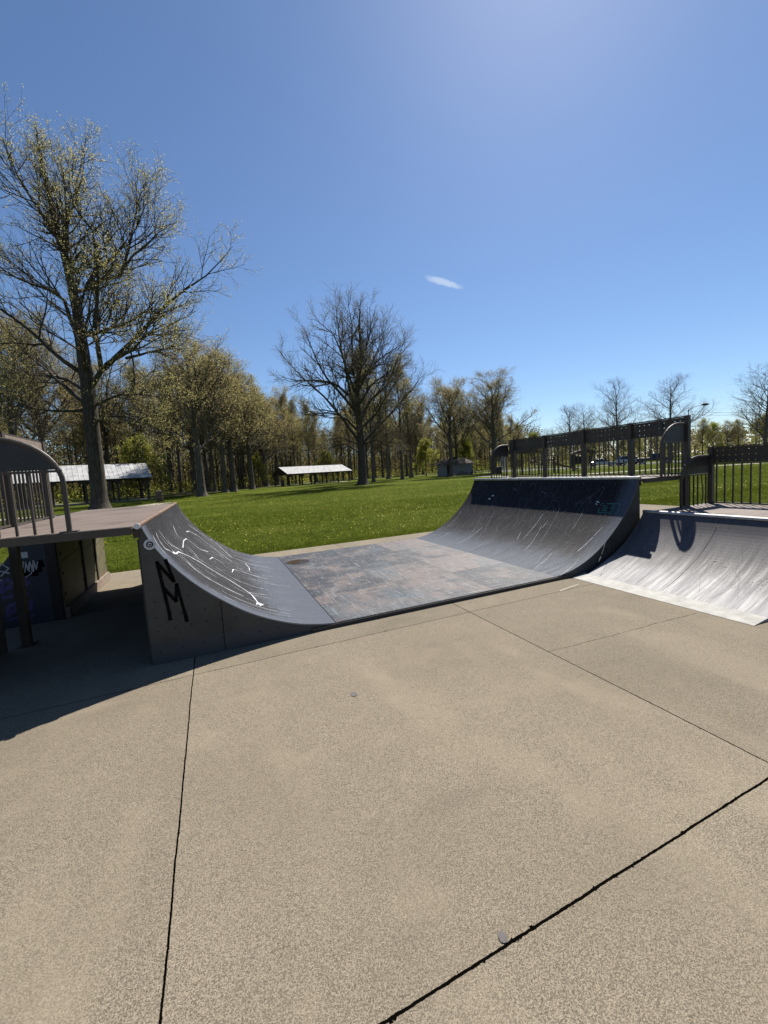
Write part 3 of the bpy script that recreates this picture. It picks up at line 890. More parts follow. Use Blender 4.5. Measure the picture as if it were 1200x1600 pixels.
# ------------------------------------------------------------------ small quarter pipe on the right
QX, QZ, QY0, QY1 = 5.60, .745, 1.93, 3.84
QP = [(0, .735), (.06, .66), (.13, .575), (.21, .50), (.31, .415), (.43, .325), (.56, .25), (.70, .183), (.84, .123), (.97, .075), (1.08, .038), (1.12, .026)]
QSP, QSS = smooth_prof(QP, 30)
qp = thing('quarter_pipe', (QX, 2.9, 0), 'low silvery grey quarter pipe with a shiny metal entry plate, right of the half pipe', 'quarter pipe')
WORLD.add(qp.name)
st = []
for k in range(22):
    s = SR.uniform(0.1, 1.0); y = SR.uniform(QY0 + .1, QY1 - .1); l = SR.uniform(.08, .5); a = SR.uniform(-.3, .9)
    st.append(([(s, y), (min(s + l, QSS[-1] - .05), y - a * l)], SR.uniform(.001, .0025), 2))
for (s, y) in ((.62, 2.72), (.68, 2.60)):
    st.append(([(s, y), (s + .005, y - .04)], .022, 2))
for k in range(60):                                 # worn lettering rubbed into the foot of the slope
    s = SR.uniform(.72, .98); y = SR.uniform(1.98, 2.28)
    st.append(([(s, y), (s + SR.uniform(-.03, .03), y + SR.uniform(-.03, .03))], .006, 2))
sheet(QX, -1, QY0, QY1, QSP, QSS, [2.88], st, 'transition', [M_SHEETQ, M_EDGE, M_SIDE, M_FAINT], qp)
b = MB()
x1 = QX - 1.12
b.poly([(x1 - .22, QY0, .003), (x1 + .02, QY0, .030), (x1 + .02, QY1 + .05, .030), (x1 - .22, QY1 + .05, .003)][::-1])
b.poly([(x1 - .22, QY0, .0025), (x1 + .02, QY0, .0025), (x1 + .02, QY1 + .05, .0025), (x1 - .22, QY1 + .05, .0025)])
b.poly([(x1 - .22, QY0, .003), (x1 + .02, QY0, .003), (x1 + .02, QY0, .030)])
b.poly([(x1 + .02, QY0, .0025), (x1 + .02, QY1 + .05, .0025), (x1 + .02, QY1 + .05, .030), (x1 + .02, QY0, .030)])
b.build('entry_plate', M_PLATE, qp)
side_panel('side_panel', QX, -1, QSP, QY0 + .002, QY0 + .02, [M_DARKSIDE, M_TAG, M_PIPE], qp)
side_panel('side_panel', QX, -1, QSP, QY1 - .02, QY1 - .002, [M_DARKSIDE, M_TAG, M_PIPE], qp, bolts=False)
b = MB(); b.tube([(QX + .03, QY0 - .01, QZ + .006), (QX + .03, QY1 + .01, QZ + .006)], .028, 14); b.build('coping', M_PIPE, qp)
b = MB(); b.box((QX + .014, QY0 + .001, QZ - .09), (QX + .058, QY1 - .001, QZ - .02)); b.build('coping_bed', M_WOOD, qp)
XQB, XQR = 7.16, 7.10
deck(QX + .06, XQB, 1.2, QY1, QZ, qp)
for x, y in ((QX + .12, 1.4), (QX + .12, QY1 - .06), (XQB - .06, QY1 - .06), (XQB - .06, 1.4)):
    b = MB(); b.box((x - .035, y - .035, 0.003), (x + .035, y + .035, QZ - .047)); b.build('deck_post', M_STEEL, qp)
b = MB(); b.box((QX + .03, QY0 + .022, .003), (QX + .046, QY1 - .022, QZ - .12)); b.build('back_board', M_DARKSIDE, qp)
back_rail(XQR, 1.25, QY1 - .02, QZ, [QY1 - .05, 2.75, 1.7], qp, 1, spacing=.105, top=.86)
hoop_rail(6.37, XQR, QY1 - .05, QZ, qp, bend=(5,), h1=.40, h2=.74, nb=6)

# ------------------------------------------------------------------ graffitied ramp behind the left deck
bx = thing('quarter_pipe', (-2.0, 7.0, 0), 'blue grey ramp with purple and white graffiti on its side, shaded behind the left deck', 'quarter pipe')
WORLD.add(bx.name)
BY0, BY1 = 5.96, 8.12
def tags(b, yf):
    spray(b, yf, [(-2.32, .62), (-2.24, .70), (-2.30, .76), (-2.36, .70), (-2.24, .64)], .012, 3)
    z = .70
    for k, x in enumerate((-2.20, -2.15, -2.10, -2.06, -2.02)):
        spray(b, yf, [(x, z - .07), (x + .02, z + .05), (x + .03, z - .05), (x + .05, z + .04 + .02 * (k % 2))], .010, 3)
    spray(b, yf, [(-2.34, .58), (-2.2, .52), (-2.05, .60), (-1.99, .72)], .010, 3)
    for l in ([(-2.2, .64), (-1.95, .64)], [(-2.2, .68), (-1.92, .69)], [(-2.18, .72), (-1.93, .73)], [(-2.2, .60), (-1.99, .60)]): spray(b, yf + .001, l, .05, 1)
    for cx in (-2.52, -2.40, -2.28, -2.14):
        spray(b, yf, [(cx - .05, .42), (cx - .04, .54), (cx + .02, .57), (cx + .06, .50), (cx - .02, .46)], .04, 4)
        spray(b, yf, [(cx - .05, .37), (cx + .04, .37)], .035, 4)
    for cx in (-2.26, -2.12):
        spray(b, yf, [(cx - .05, .14), (cx - .03, .26), (cx + .04, .28), (cx + .04, .20), (cx - .03, .17)], .04, 4)
        spray(b, yf, [(cx - .04, .10), (cx + .05, .11)], .03, 4)
    b.poly([(-2.14, yf - .004, .80), (-2.05, yf - .004, .80), (-2.05, yf - .004, .87), (-2.14, yf - .004, .87)], 3)
sheet(-2.02, -1, BY0, BY1, SP, SS, [], [], 'transition', [M_SHEET, M_EDGE, M_SCRATCH], bx)
side_panel('side_panel', -2.02, -1, SP, BY0 + .002, BY0 + .022, [M_SIDEB, M_TAG, M_PIPE, M_SCRATCH, M_PURPLE], bx, back=.13, graffiti=tags, bolts=False)
side_panel('side_panel', -2.02, -1, SP, BY1 - .022, BY1 - .002, [M_SIDE, M_TAG, M_PIPE], bx, back=.13, bolts=False)
b = MB(); b.box((-1.89, BY0 + .002, .003), (-1.79, BY0 + .03, 1.09)); b.build('corner_trim', M_DARKSIDE, bx)
b = MB()
for k, (ya, yb) in enumerate(((BY0 + .03, 6.86), (6.88, 7.50), (7.52, BY1))):
    b.box((-1.79, ya, .14), (-1.765, yb, 1.09))
    b.poly([(-1.764, ya + .05, .70 - .02 * k), (-1.764, yb - .05, .76 - .02 * k), (-1.764, yb - .05, .767 - .02 * k), (-1.764, ya + .05, .707 - .02 * k)][::-1], 1)
    for z in (.3, .55, .8, 1.0):
        for yy in (ya + .045, yb - .045):
            b.disc((-1.7635, yy, z), .022, (0, 1, 0), (0, 0, 1), 10, 1)
b.build('back_board', [M_OLIVE, M_TAG], bx)
for y in (6.87, 7.51):
    b = MB(); b.box((-1.79, y - .022, .003), (-1.748, y + .022, 1.09)); b.build('upright', M_WOOD, bx)
b = MB(); b.box((-1.78, BY0 + .03, .004), (-1.735, BY1 + .01, .135)); b.build('base_board', simple('worn_pine_board', (.26, .20, .15), .8), bx)

# guessed stair, nearly all unseen; solid sides added to block sky under the deck
sp_ = thing('added_stair', (-2.9, 4.5, 0), 'guessed perforated steel stair, mostly unseen at the left edge, added to deepen shade under the deck', 'stair')
WORLD.add(sp_.name)
for k in range(6):
    b = MB(); z = ZD - .02 - .2 * (k + 1); x = -2.02 - .27 * k
    b.box((x - .27, 4.06, z), (x, 5.02, z + .006)); b.box((x - .27, 4.06, z - .14), (x - .264, 5.02, z - .001))
    b.build('tread', M_PERFH, sp_)
for y in (4.02, 5.04):
    b = MB(); b.prism([(-2.0, .003), (-2.0, ZD - .05), (-2.06, ZD - .05), (-3.75, .10), (-3.75, .003)], 'y', y, y + .02); b.build('stringer', M_STEEL, sp_)

# puddle on the flat, marks on the ground
b = MB()
n = 26
b.poly([(1.285 + .205 * math.cos(2 * PI * k / n) * (1 + .08 * math.sin(3 * k)), 7.13 + .20 * math.sin(2 * PI * k / n) * (1 + .07 * math.cos(2.3 * k)), ZF + .003) for k in range(n)])
tag(b.build('puddle', M_PUDDLE), 'small brown muddy puddle at the far left corner of the flat bottom', 'puddle')
def spot(c, r, label):
    b = MB(); n = 12
    b.poly([(c[0] + r * math.cos(2 * PI * k / n) * (1 + .12 * math.sin(2 * k)), c[1] + r * 1.3 * math.sin(2 * PI * k / n), .003) for k in range(n)])
    tag(b.build('gum_spot', M_GUM), label, 'gum spot', 'old gum spots on the concrete')
M_GUM = simple('old_gum', (.10, .09, .085), .8)
spot((0.744, 0.991), .014, 'dark round gum spot beside the close wide joint in the concrete')
spot((0.787, 2.63), .024, 'faint gum spot in the middle of the large concrete slab before the half pipe')
b = MB()
b.poly([(3.70, 3.545, .003), (4.08, 3.615, .003), (4.085, 3.640, .003), (3.70, 3.572, .003)])
tag(b.build('painted_marking', M_PATH), kind='structure')

# ------------------------------------------------------------------ trees
def tubes(P, R, k):
    """P (M,n,3), R (M,n) -> verts, loops, sizes"""
    M_, n, _ = P.shape
    T = np.empty_like(P)
    T[:, 1:-1] = P[:, 2:] - P[:, :-2]
    T[:, 0] = P[:, 1] - P[:, 0]; T[:, -1] = P[:, -1] - P[:, -2]
    T /= np.linalg.norm(T, axis=2, keepdims=True) + 1e-9
    ref = np.where(np.abs(T[..., 2:3]) > .9, np.array([1., 0, 0]), np.array([0, 0, 1.]))
    U = np.cross(T, ref); U /= np.linalg.norm(U, axis=2, keepdims=True) + 1e-9
    W = np.cross(T, U)
    a = np.arange(k) * 2 * PI / k
    V = P[:, :, None, :] + R[:, :, None, None] * (np.cos(a)[None, None, :, None] * U[:, :, None, :] + np.sin(a)[None, None, :, None] * W[:, :, None, :])
    idx = np.arange(M_ * n * k).reshape(M_, n, k)
    a0 = idx[:, :-1, :]; a1 = idx[:, 1:, :]
    F = np.stack([a0, np.roll(a0, -1, 2), np.roll(a1, -1, 2), a1], -1).reshape(-1, 4)
    return V.reshape(-1, 3), F

def at(P, R, m, t):
    n = P.shape[1]
    f = t * (n - 1); i = np.clip(f.astype(int), 0, n - 2); u = (f - i)[:, None]
    p = P[m, i] * (1 - u) + P[m, i + 1] * u
    d = P[m, i + 1] - P[m, i]; d /= np.linalg.norm(d, axis=1, keepdims=True) + 1e-9
    r = R[m, i] * (1 - u[:, 0]) + R[m, i + 1] * u[:, 0]
    return p, d, r

def branch(rg, P, R, c, t0, t1, ang, L, n, upb, nz, rf, rmin, taper=.25):
    """c children on every parent; L(t, parent length) -> length"""
    M_ = P.shape[0]
    m = np.repeat(np.arange(M_), c)
    t = t0 + (t1 - t0) * ((np.tile(np.arange(c), M_) + rg.random(M_ * c)) / c)
    p, d, r = at(P, R, m, t)
    pl = np.linalg.norm(np.diff(P, axis=1), axis=2).sum(1)[m]
    ref = np.where(np.abs(d[:, 2:3]) > .9, np.array([1., 0, 0]), np.array([0, 0, 1.]))
    u = np.cross(d, ref); u /= np.linalg.norm(u, axis=1, keepdims=True) + 1e-9
    w = np.cross(d, u)
    az = np.tile(np.arange(c), M_) * 2.4 + rg.random(M_)[m] * 6.28 + rg.normal(0, .5, M_ * c)
    an = rg.normal(ang, .14, M_ * c)
    dr = np.cos(an)[:, None] * d + np.sin(an)[:, None] * (np.cos(az)[:, None] * u + np.sin(az)[:, None] * w)
    ln = L(t, pl) * rg.uniform(.65, 1.2, M_ * c)
    out = np.empty((M_ * c, n, 3)); out[:, 0] = p
    for i in range(1, n):
        dr = dr + np.array([0, 0, upb])[None] + rg.normal(0, nz, dr.shape)
        dr /= np.linalg.norm(dr, axis=1, keepdims=True)
        out[:, i] = out[:, i - 1] + dr * (ln / (n - 1))[:, None]
    r0 = np.maximum(np.minimum(r * .9, r * rf + rmin * .3), rmin)
    RR = r0[:, None] * np.linspace(1, taper, n)[None]
    return out, RR

def leaves(rg, P, per, size, spread, t0=.2):
    M_ = P.shape[0]
    m = np.repeat(np.arange(M_), per)
    t = rg.uniform(t0, 1.0, M_ * per)
    p, _, _ = at(P, np.zeros(P.shape[:2]), m, t)
    p = p + rg.normal(0, spread, p.shape)
    a = rg.normal(0, 1, p.shape); a /= np.linalg.norm(a, axis=1, keepdims=True)
    b_ = np.cross(a, rg.normal(0, 1, p.shape)); b_ /= np.linalg.norm(b_, axis=1, keepdims=True) + 1e-9
    s = size * rg.uniform(.5, 1.3, (len(p), 1))
    V = np.stack([p - a * s, p + b_ * s * .55, p + a * s, p - b_ * s * .55], 1).reshape(-1, 3)
    F = np.arange(len(p) * 4).reshape(-1, 4)
    return V, F

def join(parts):
    Vs, Fs, mi, o = [], [], [], 0
    for V, F, m in parts:
        Vs.append(V); Fs.append(F + o); mi.append(np.full(len(F), m)); o += len(V)
    F = np.concatenate(Fs)
    return np.concatenate(Vs), F.ravel(), np.full(len(F), 4), np.concatenate(mi)

def make_tree(name, label, seed, H, r0, bole, limbs=None, nl=16, ang=.95, crown=6.0, shape='oak', upb=.12, l2=8, l3=7, l4=5, leaf=(4, .09, .10), bark=None, leafm=None, twig=.012, nz=.09, rightvec=(.922, -.388), reach=35.0):
    rg = np.random.default_rng(seed)
    n0 = 14
    z = np.linspace(0, H, n0)
    wob = np.cumsum(rg.normal(0, .012 * H, (n0, 2)), 0) * (np.linspace(0, 1, n0)[:, None] ** 1.2) * .35
    P0 = np.stack([wob[:, 0], wob[:, 1], z], 1)[None]
    tt = np.linspace(0, 1, n0)
    if limbs: tt = tt * 1.0
    R0 = r0 * (1 - tt) ** .85 * 1.0 + .02
    if limbs is not None:
        hf = limbs[0]; P0 = P0[:, :, :]; lead = np.interp(z, [0, hf, H], [1, .82, .06]); R0 = r0 * lead
        c = limbs[1][limbs[2]]
        P0[0, :, 0] = np.interp(z, [0] + [q[1] for q in c], [0] + [q[0] for q in c]) * rightvec[0]
        P0[0, :, 1] = np.interp(z, [0] + [q[1] for q in c], [0] + [q[0] for q in c]) * rightvec[1]
    # fine rings near the ground for the root flare
    zf = np.concatenate([[-.25, 0, .15, .4, .8, 1.5], z[1:] if z[1] > 1.6 else z[2:]])
    Pf = np.stack([np.interp(zf, z, P0[0, :, 0]), np.interp(zf, z, P0[0, :, 1]), zf], 1)[None]
    Rf = np.interp(zf, z, R0) * (1 + .75 * np.exp(-np.maximum(zf, 0) / .38))
    parts = [(*tubes(Pf, Rf[None], 12), 0)]
    if limbs is not None:
        hf, LL, li = limbs
        Ps, Rs = [], []
        for i, l in enumerate(LL):
            if i == li: continue
            a = np.array(l, float)
            s = np.concatenate([[0], np.cumsum(np.hypot(*np.diff(a, axis=0).T))])
            u = np.linspace(0, s[-1], 10)
            rr = np.interp(u, s, a[:, 0]); zz = np.interp(u, s, a[:, 1])
            dep = np.cumsum(rg.normal(0, .06 * s[-1] / 3, 10)) + u * rg.normal(0, .32)
            dep -= dep[0]
            fac = 1 + dep / reach; rr = rr * fac; zz = EYE + (zz - EYE) * fac      # a limb that leans away is longer
            Ps.append(np.stack([rr * rightvec[0] - dep * rightvec[1], rr * rightvec[1] + dep * rightvec[0], zz], 1))
            rb = r0 * np.clip(.07 + .023 * s[-1], .09, .36)
            Rs.append(rb * np.linspace(1, .09, 10))
        # limbs towards and away from the viewer, which the photo shows end-on
        for k in range(5):
            a0 = rg.choice([-1, 1]) * rg.uniform(.9, 1.6); h = hf * rg.uniform(.9, 1.0) + (H - hf) * rg.uniform(0, .6)
            ln = crown * rg.uniform(.6, 1.0)
            dd = np.array([math.sin(a0) * rg.normal(.2, .3), 1.0 * np.sign(a0), .7])
            side = rg.normal(0, .45)
            p = np.zeros((10, 3)); p[0] = [np.interp(h, z, P0[0, :, 0]), np.interp(h, z, P0[0, :, 1]), h]
            for i in range(1, 10):
                v = np.array([side, np.sign(a0), .35 + .12 * i]); v /= np.linalg.norm(v)
                v = v + rg.normal(0, .08, 3)
                step = v * ln / 9
                p[i] = p[i - 1] + np.array([step[0] * rightvec[0] - step[1] * rightvec[1], step[0] * rightvec[1] + step[1] * rightvec[0], step[2]])
            Ps.append(p); Rs.append(r0 * .28 * np.linspace(1, .16, 10))
        P1, R1 = np.stack(Ps), np.stack(Rs)
    else:
        if shape == 'oak':
            prof = lambda t, pl: crown * (1.25 - .95 * np.abs((t - bole) / (1 - bole) - .12) ** 1.1) * 1.05
        elif shape == 'tall':
            prof = lambda t, pl: crown * (1.1 - .75 * (t - bole) / (1 - bole))
        else:
            prof = lambda t, pl: crown * (1.5 - .95 * (t - bole) / (1 - bole))
        P1, R1 = branch(rg, P0, R0[None], nl, bole, .97, ang, prof, 9, upb, nz, .48, .03, .2)
    parts.append((*tubes(P1, R1, 7), 0))
    P2, R2 = branch(rg, P1, R1, l2, .18, .98, .72, (lambda t, pl: np.minimum(pl * (.55 - .30 * t) + .6, 5.0 * (1.15 - .75 * t))) if limbs is not None else (lambda t, pl: pl * (.55 - .30 * t) + .4), 7, .07, .10, .55, twig * 1.6, .3)
    Pt, Rt = branch(rg, P0, R0[None], l2, .6 if limbs is None else .62, .99, .6, lambda t, pl: pl * (.085 if limbs is not None else .13) * (1.5 - t), 7, .06, .10, .5, twig * 1.6, .3)
    P2 = np.concatenate([P2, Pt]); R2 = np.concatenate([R2, Rt])
    parts.append((*tubes(P2, R2, 4), 0))
    t = thing(name, (0, 0, -.05), label, 'tree')
    V, L, S, mi = join(parts)
    np_mesh('trunk', V, L, S, [bark], mi, True, t)
    P3, R3 = branch(rg, P2, R2, l3, .12, 1.0, .66, lambda t, pl: pl * (.56 - .2 * t) + .3, 5, .05, .11, .6, twig, .45)
    cp = [(*tubes(P3, R3, 3), 0)]
    last = P3
    if l4:
        P4, R4 = branch(rg, P3, R3, l4, .1, 1.0, .62, lambda t, pl: pl * .42 + .18, 4, .05, .12, .7, twig * .7, .5)
        cp.append((*tubes(P4, R4, 3), 0)); last = P4
    if leaf[0]:
        cp.append((*leaves(rg, last, leaf[0], leaf[1], leaf[2]), 1))
        if l4 and leaf[0] > 2: cp.append((*leaves(rg, P3, 2, leaf[1], leaf[2]), 1))
    V, L, S, mi = join(cp)
    np_mesh('crown', V, L, S, [bark, leafm], mi, False, t)
    return t

HERO = [[[0.4, 9.6], [1.6, 11.0], [3.0, 15.7], [4.2, 19.2], [4.4, 22.1], [4.5, 24.6]], [[1.6, 11.0], [3.6, 13.4], [5.6, 15.6], [8.2, 17.7], [9.6, 19.6]], [[1.8, 11.3], [4.0, 11.9], [5.9, 12.5], [8.1, 13.4], [10.6, 14.7]], [[3.4, 11.7], [4.9, 11.9], [6.9, 12.2], [8.9, 12.4]], [[3.5, 17.7], [4.6, 19.3], [5.9, 20.4], [7.1, 21.4]], [[3.8, 18.2], [4.8, 21.0], [5.9, 23.1], [6.1, 23.8]],
 [[0, 0], [0.2, 10.2], [0.1, 13.6], [0.1, 15.6], [-0.3, 19.3], [-0.8, 22.4], [-1.3, 26.9], [-1.3, 28.6]],
 [[-0.2, 10.8], [-1.5, 12.5], [-3.1, 14.4], [-5.0, 16.4], [-7.0, 18.3]], [[-0.3, 8.6], [-2.8, 10.6], [-4.2, 11.8], [-5.6, 12.5], [-8.5, 13.4]], [[-0.2, 9.5], [-2.1, 10.5], [-5.8, 11.2], [-8.0, 11.6]], [[-0.1, 12.9], [-0.7, 15.1], [-1.1, 16.8], [-2.9, 17.6], [-4.7, 18.7], [-6.2, 20.5]],
 [[-0.1, 15.1], [1.2, 18.1], [2.9, 20.0], [3.6, 21.1], [4.7, 24.5]], [[0.0, 15.6], [0.1, 17.9], [0.2, 20.7], [1.5, 23.4], [2.1, 25.5]], [[-0.3, 18.5], [-0.6, 21.3], [0.0, 24.8], [0.5, 27.6]], [[-0.1, 16.5], [-1.7, 19.0], [-3.1, 20.9], [-4.2, 21.8], [-5.5, 23.2]], [[-0.6, 20.7], [-1.8, 23.6], [-2.7, 26.3], [-2.9, 27.9]], [[0.1, 12.1], [1.2, 15.0], [1.6, 16.7], [3.5, 18.3]],
 [[0.3, 7.0], [2.0, 7.4], [3.4, 7.2], [4.6, 6.3], [5.6, 5.0]], [[0.0, 7.9], [-1.8, 8.0], [-3.6, 8.6], [-5.0, 8.2]], [[0.3, 8.2], [2.4, 9.0], [4.6, 8.8], [6.6, 8.0]]]
CENT = [[[0, 0], [0.1, 5.4], [0.1, 8.9], [-0.1, 12.0], [0.5, 15.3], [0.9, 18.3], [0.9, 21.1], [1.3, 24.2]], [[0.1, 8.9], [-0.7, 11.6], [-1.1, 16.9], [-2.0, 20.3], [-4.5, 22.9]], [[-0.1, 9.5], [-2.2, 12.3], [-4.3, 14.9], [-5.5, 17.8], [-6.1, 19.8], [-6.9, 21.7]], [[-0.1, 5.8], [-2.8, 9.9], [-4.7, 12.3], [-6.5, 13.9], [-9.2, 16.7], [-10.7, 19.0]], [[-0.0, 7.0], [-1.7, 9.0], [-3.5, 9.9], [-7.4, 9.9], [-8.8, 9.8]], [[0.3, 8.9], [1.6, 11.1], [4.0, 12.9], [5.1, 15.1], [6.9, 19.1]],
 [[0.3, 12.7], [1.9, 15.3], [3.9, 16.8], [6.1, 18.0], [6.9, 18.7]], [[-0.3, 12.4], [-1.2, 15.4], [-1.8, 18.1], [-2.0, 21.2], [-2.0, 23.6]], [[-0.3, 14.6], [-0.2, 18.4], [0.1, 21.1], [-0.2, 24.4]], [[0.5, 15.3], [1.7, 18.3], [2.4, 20.1], [2.4, 23.2]], [[0.5, 5.8], [2.5, 7.6], [5.0, 9.8], [7.5, 12.3], [9.1, 14.1]], [[0.2, 5.4], [2.4, 5.9], [5.1, 5.5]], [[-0.3, 5.5], [-2.6, 6.6], [-5.0, 6.1]], [[0.6, 13.6], [2.3, 16.0], [3.6, 18.5], [4.7, 21.4]], [[-0.7, 11.6], [-2.9, 13.7], [-4.8, 14.2], [-8.4, 14.4], [-10.5, 15.2]], [[-0.4, 4.5], [-1.9, 5.6], [-4.3, 5.3], [-5.5, 4.4]],
 [[.1, 7.5], [2.6, 9.4], [4.6, 12.4], [6.0, 14.0]], [[0, 10.5], [2.2, 13.4], [4.4, 14.6], [7.4, 15.9]]]

hero = make_tree('oak_tree', 'tallest tree, thick dark trunk with spreading budding limbs, before the left pavilion', 3, 28.6, .58, .3, limbs=(10.5, HERO, 6), crown=9, l2=11, l3=7, l4=4, leaf=(8, .046, .09), bark=M_BARK, leafm=M_LEAF, twig=.010)
hero.location = (-7.64, 35.36, -.05); hero.scale = (.92, .92, .915)
cen = make_tree('oak_tree', 'large lone leafless spreading tree in the middle of the lawn, right of the far pavilion', 8, 24.2, .62, .3, limbs=(6.5, CENT, 0), crown=8, l2=11, l3=8, l4=4, leaf=(3, .045, .09), bark=M_BARK, leafm=M_LEAFB, twig=.011, reach=50.0)
cen.location = (18.32, 50.3, -.05); cen.scale = (.94, .94, .97)

G_ROW = 'trees along the front edge of the wood'
T_OAK = make_tree('oak_tree', '', 21, 19, .42, .30, nl=18, ang=.95, crown=6.2, shape='oak', upb=.14, l2=8, l3=7, l4=4, leaf=(3, .08, .16), bark=M_BARKM, leafm=M_LEAFB, twig=.012)
T_OAK2 = make_tree('oak_tree', '', 22, 20, .36, .28, nl=20, ang=.85, crown=5.6, shape='vase', upb=.13, l2=8, l3=7, l4=4, leaf=(3, .085, .17), bark=M_BARKM, leafm=M_LEAF, twig=.012)
T_TALL = make_tree('forest_tree', '', 23, 22, .30, .42, nl=16, ang=.8, crown=5.2, shape='tall', upb=.14, l2=7, l3=6, l4=4, leaf=(3, .085, .17), bark=M_BARKM, leafm=M_LEAFB, twig=.012)
T_TALL2 = make_tree('forest_tree', '', 24, 21, .26, .36, nl=18, ang=.9, crown=5.6, shape='tall', upb=.10, l2=7, l3=6, l4=4, leaf=(3, .085, .17), bark=M_BARKM, leafm=M_LEAF, twig=.012)
T_BARE = make_tree('bare_tree', '', 25, 18, .26, .16, nl=20, ang=.80, crown=5.6, shape='vase', upb=.08, l2=8, l3=6, l4=3, leaf=(0, .06, .08), bark=M_BARKP, leafm=M_LEAFB, twig=.009, nz=.06)
T_BUSH = make_tree('small_tree', '', 26, 9, .13, .10, nl=16, ang=.9, crown=3.4, shape='oak', upb=.1, l2=6, l3=6, l4=4, leaf=(4, .12, .15), bark=M_BARK, leafm=M_LEAFG, twig=.014)
used = set()
def plant(T, x, y, s, rz, label, group=None, sz=None):
    if T.name in used: o = copy_tree(T)
    else: o = T; used.add(T.name)
    o.location = (x, y, -.05); o.rotation_euler = (0, 0, rz); o.scale = (s, s, sz or s)
    o['label'] = label
    if group: o['group'] = group
    elif 'group' in o: del o['group']
    return o
row = [(T_OAK, -1.1, 51.4, 1.0, .4, 'dark limbed tree with the widest crown in the front row before the wood'),
 (T_OAK2, -2.5, 74.0, 1.1, 1.2, 'tree standing close behind the left of the widest front row tree'),
 (T_TALL, -6.7, 81.7, .95, 2.2, 'thin straight trunk nearest the right end of the left pavilion'),
 (T_TALL2, -10.4, 83.0, 1.05, 3.0, 'grey trunk seen just past the right post of the left pavilion'),
 (T_TALL, -5.0, 79.8, 1.0, .2, 'short budding tree with roots spread at its foot, behind the trash barrel'),
 (T_OAK2, -.6, 76.0, 1.05, 4.0, 'second row tree glimpsed between the two trunks right of the widest crown'),
 (T_TALL2, .4, 70.1, 1.02, 5.0, 'straight budding tree, first to the right of the widest front row tree'),
 (T_OAK2, 1.7, 61.4, 1.0, .9, 'yellow budding tree, second to the right of the widest front row tree'),
 (T_OAK, 2.9, 62.4, .96, 2.5, 'tree behind the thin signpost at the edge of the lawn'),
 (T_TALL, 5.2, 85.0, .98, 1.7, 'slender tree set back behind the signpost tree'),
 (T_OAK2, 6.1, 69.4, .98, 3.4, 'dense olive budding tree midway between the widest crown and the far pavilion'),
 (T_TALL2, 10.2, 90.0, .98, 4.4, 'thin trunk second from the left end of the far pavilion'),
 (T_OAK, 10.1, 83.4, .96, 5.4, 'leaning dark trunk third from the left end of the far pavilion'),
 (T_OAK2, 14.0, 95.0, 1.0, .1, 'budding tree just left of the far pavilion gable'),
 (T_TALL, 26.5, 72.0, 1.08, 2.9, 'tall slim trunk directly behind the lone spreading tree'),
 (T_TALL2, 23.9, 60.5, .92, 1.1, 'slim tree standing close to the right of the lone spreading tree'),
 (T_BARE, 33.3, 75.9, 1.32, 5.1, 'tall grey tree with a narrow leafless crown, second right of the lone spreading tree'),
 (T_TALL2, 30.0, 62.5, .95, .6, 'thick straight trunk third right of the lone spreading tree'),
 (T_BARE, 37.0, 72.9, 1.2, 1.9, 'leafless upswept tree fourth right of the lone spreading tree'),
 (T_OAK, 38.5, 60.4, .90, 4.9, 'broad budding tree in front of the small white building'),
 (T_OAK2, 46.0, 70.0, .90, 3.7, 'olive budding tree behind the white building'),
 (T_OAK, 46.6, 59.0, .96, 2.4, 'tree with a fine twigged crown just left of the high deck rail'),
 (T_OAK2, 52.0, 66.0, .80, .3, 'rounded olive tree behind the left end of the high deck rail')]
for T, x, y, s, rz, lab in row: plant(T, x, y, s * (1.08 if x > 38 else 1.0), rz, lab, G_ROW, sz=s * (.86 if T in (T_OAK, T_OAK2) else .93))
# leafless trees beyond the car park
G_B = 'leafless trees beyond the raised rails'
for az, r, s, rz, lab in ((44.9, 118, .62, 0, 'smallest leafless tree, low on the skyline left of the cars'), (47.8, 108, .88, 1, 'leftmost tree of the brown clump above the high rail'), (49.5, 112, .90, 2.2, 'rounded tree on the right of the brown clump above the high rail'),
                       (53.0, 96, 1.02, 3.1, 'leafless tree with a pointed top above the middle of the high rail'), (58.2, 92, 1.0, 4.0, 'wide leafless tree above the right end of the high rail, beside the street lamp'),
                       (66.2, 84, .92, 5.2, 'leafless tree cut by the right edge of the view')):
    plant(T_BARE, *polar(az, r), s * 1.10, rz, lab, G_B, sz=s * (.76 if az > 58 else .82))
# the wood behind, tree by tree
rng = random.Random(77)
def edge_r(a):
    return float(np.interp(a, [e[0] for e in edge], [e[1] for e in edge]))
cnt = 0; spots = []
while cnt < 125:
    a = rng.uniform(-27, 42); e = edge_r(a)
    r = e + 2 + 55 * rng.random() ** 1.3
    if a > 20: r += 4
    x, y = polar(a, r)
    if -22 < x < 3 and y < 76: continue
    if any((x - p) ** 2 + (y - q) ** 2 < 9 for p, q in spots): continue
    spots.append((x, y)); cnt += 1
    T = (T_TALL, T_TALL2, T_OAK2, T_TALL)[rng.randrange(4)]
    s = rng.uniform(.72, .95) * (1.0 if a < 30 else .85)
    plant(T, x, y, s, rng.uniform(0, 6.28), 'slender budding tree deep in the wood behind the front row', 'trees deep in the wood')
for a, r, s, rz, lab in ((-18.8, 60, 1.0, .3, 'twin limbed tree behind the left pavilion, seen above the arched side rail'), (-16.6, 66, 1.05, 2, 'budding tree behind the left pavilion roof, left of the tallest trunk'), (-11.0, 78, .95, 4, 'budding tree behind the left pavilion roof, right of the tallest trunk')):
    plant(T_OAK, *polar(a, r), s, rz, lab, 'trees behind the left pavilion')
rng = random.Random(31)
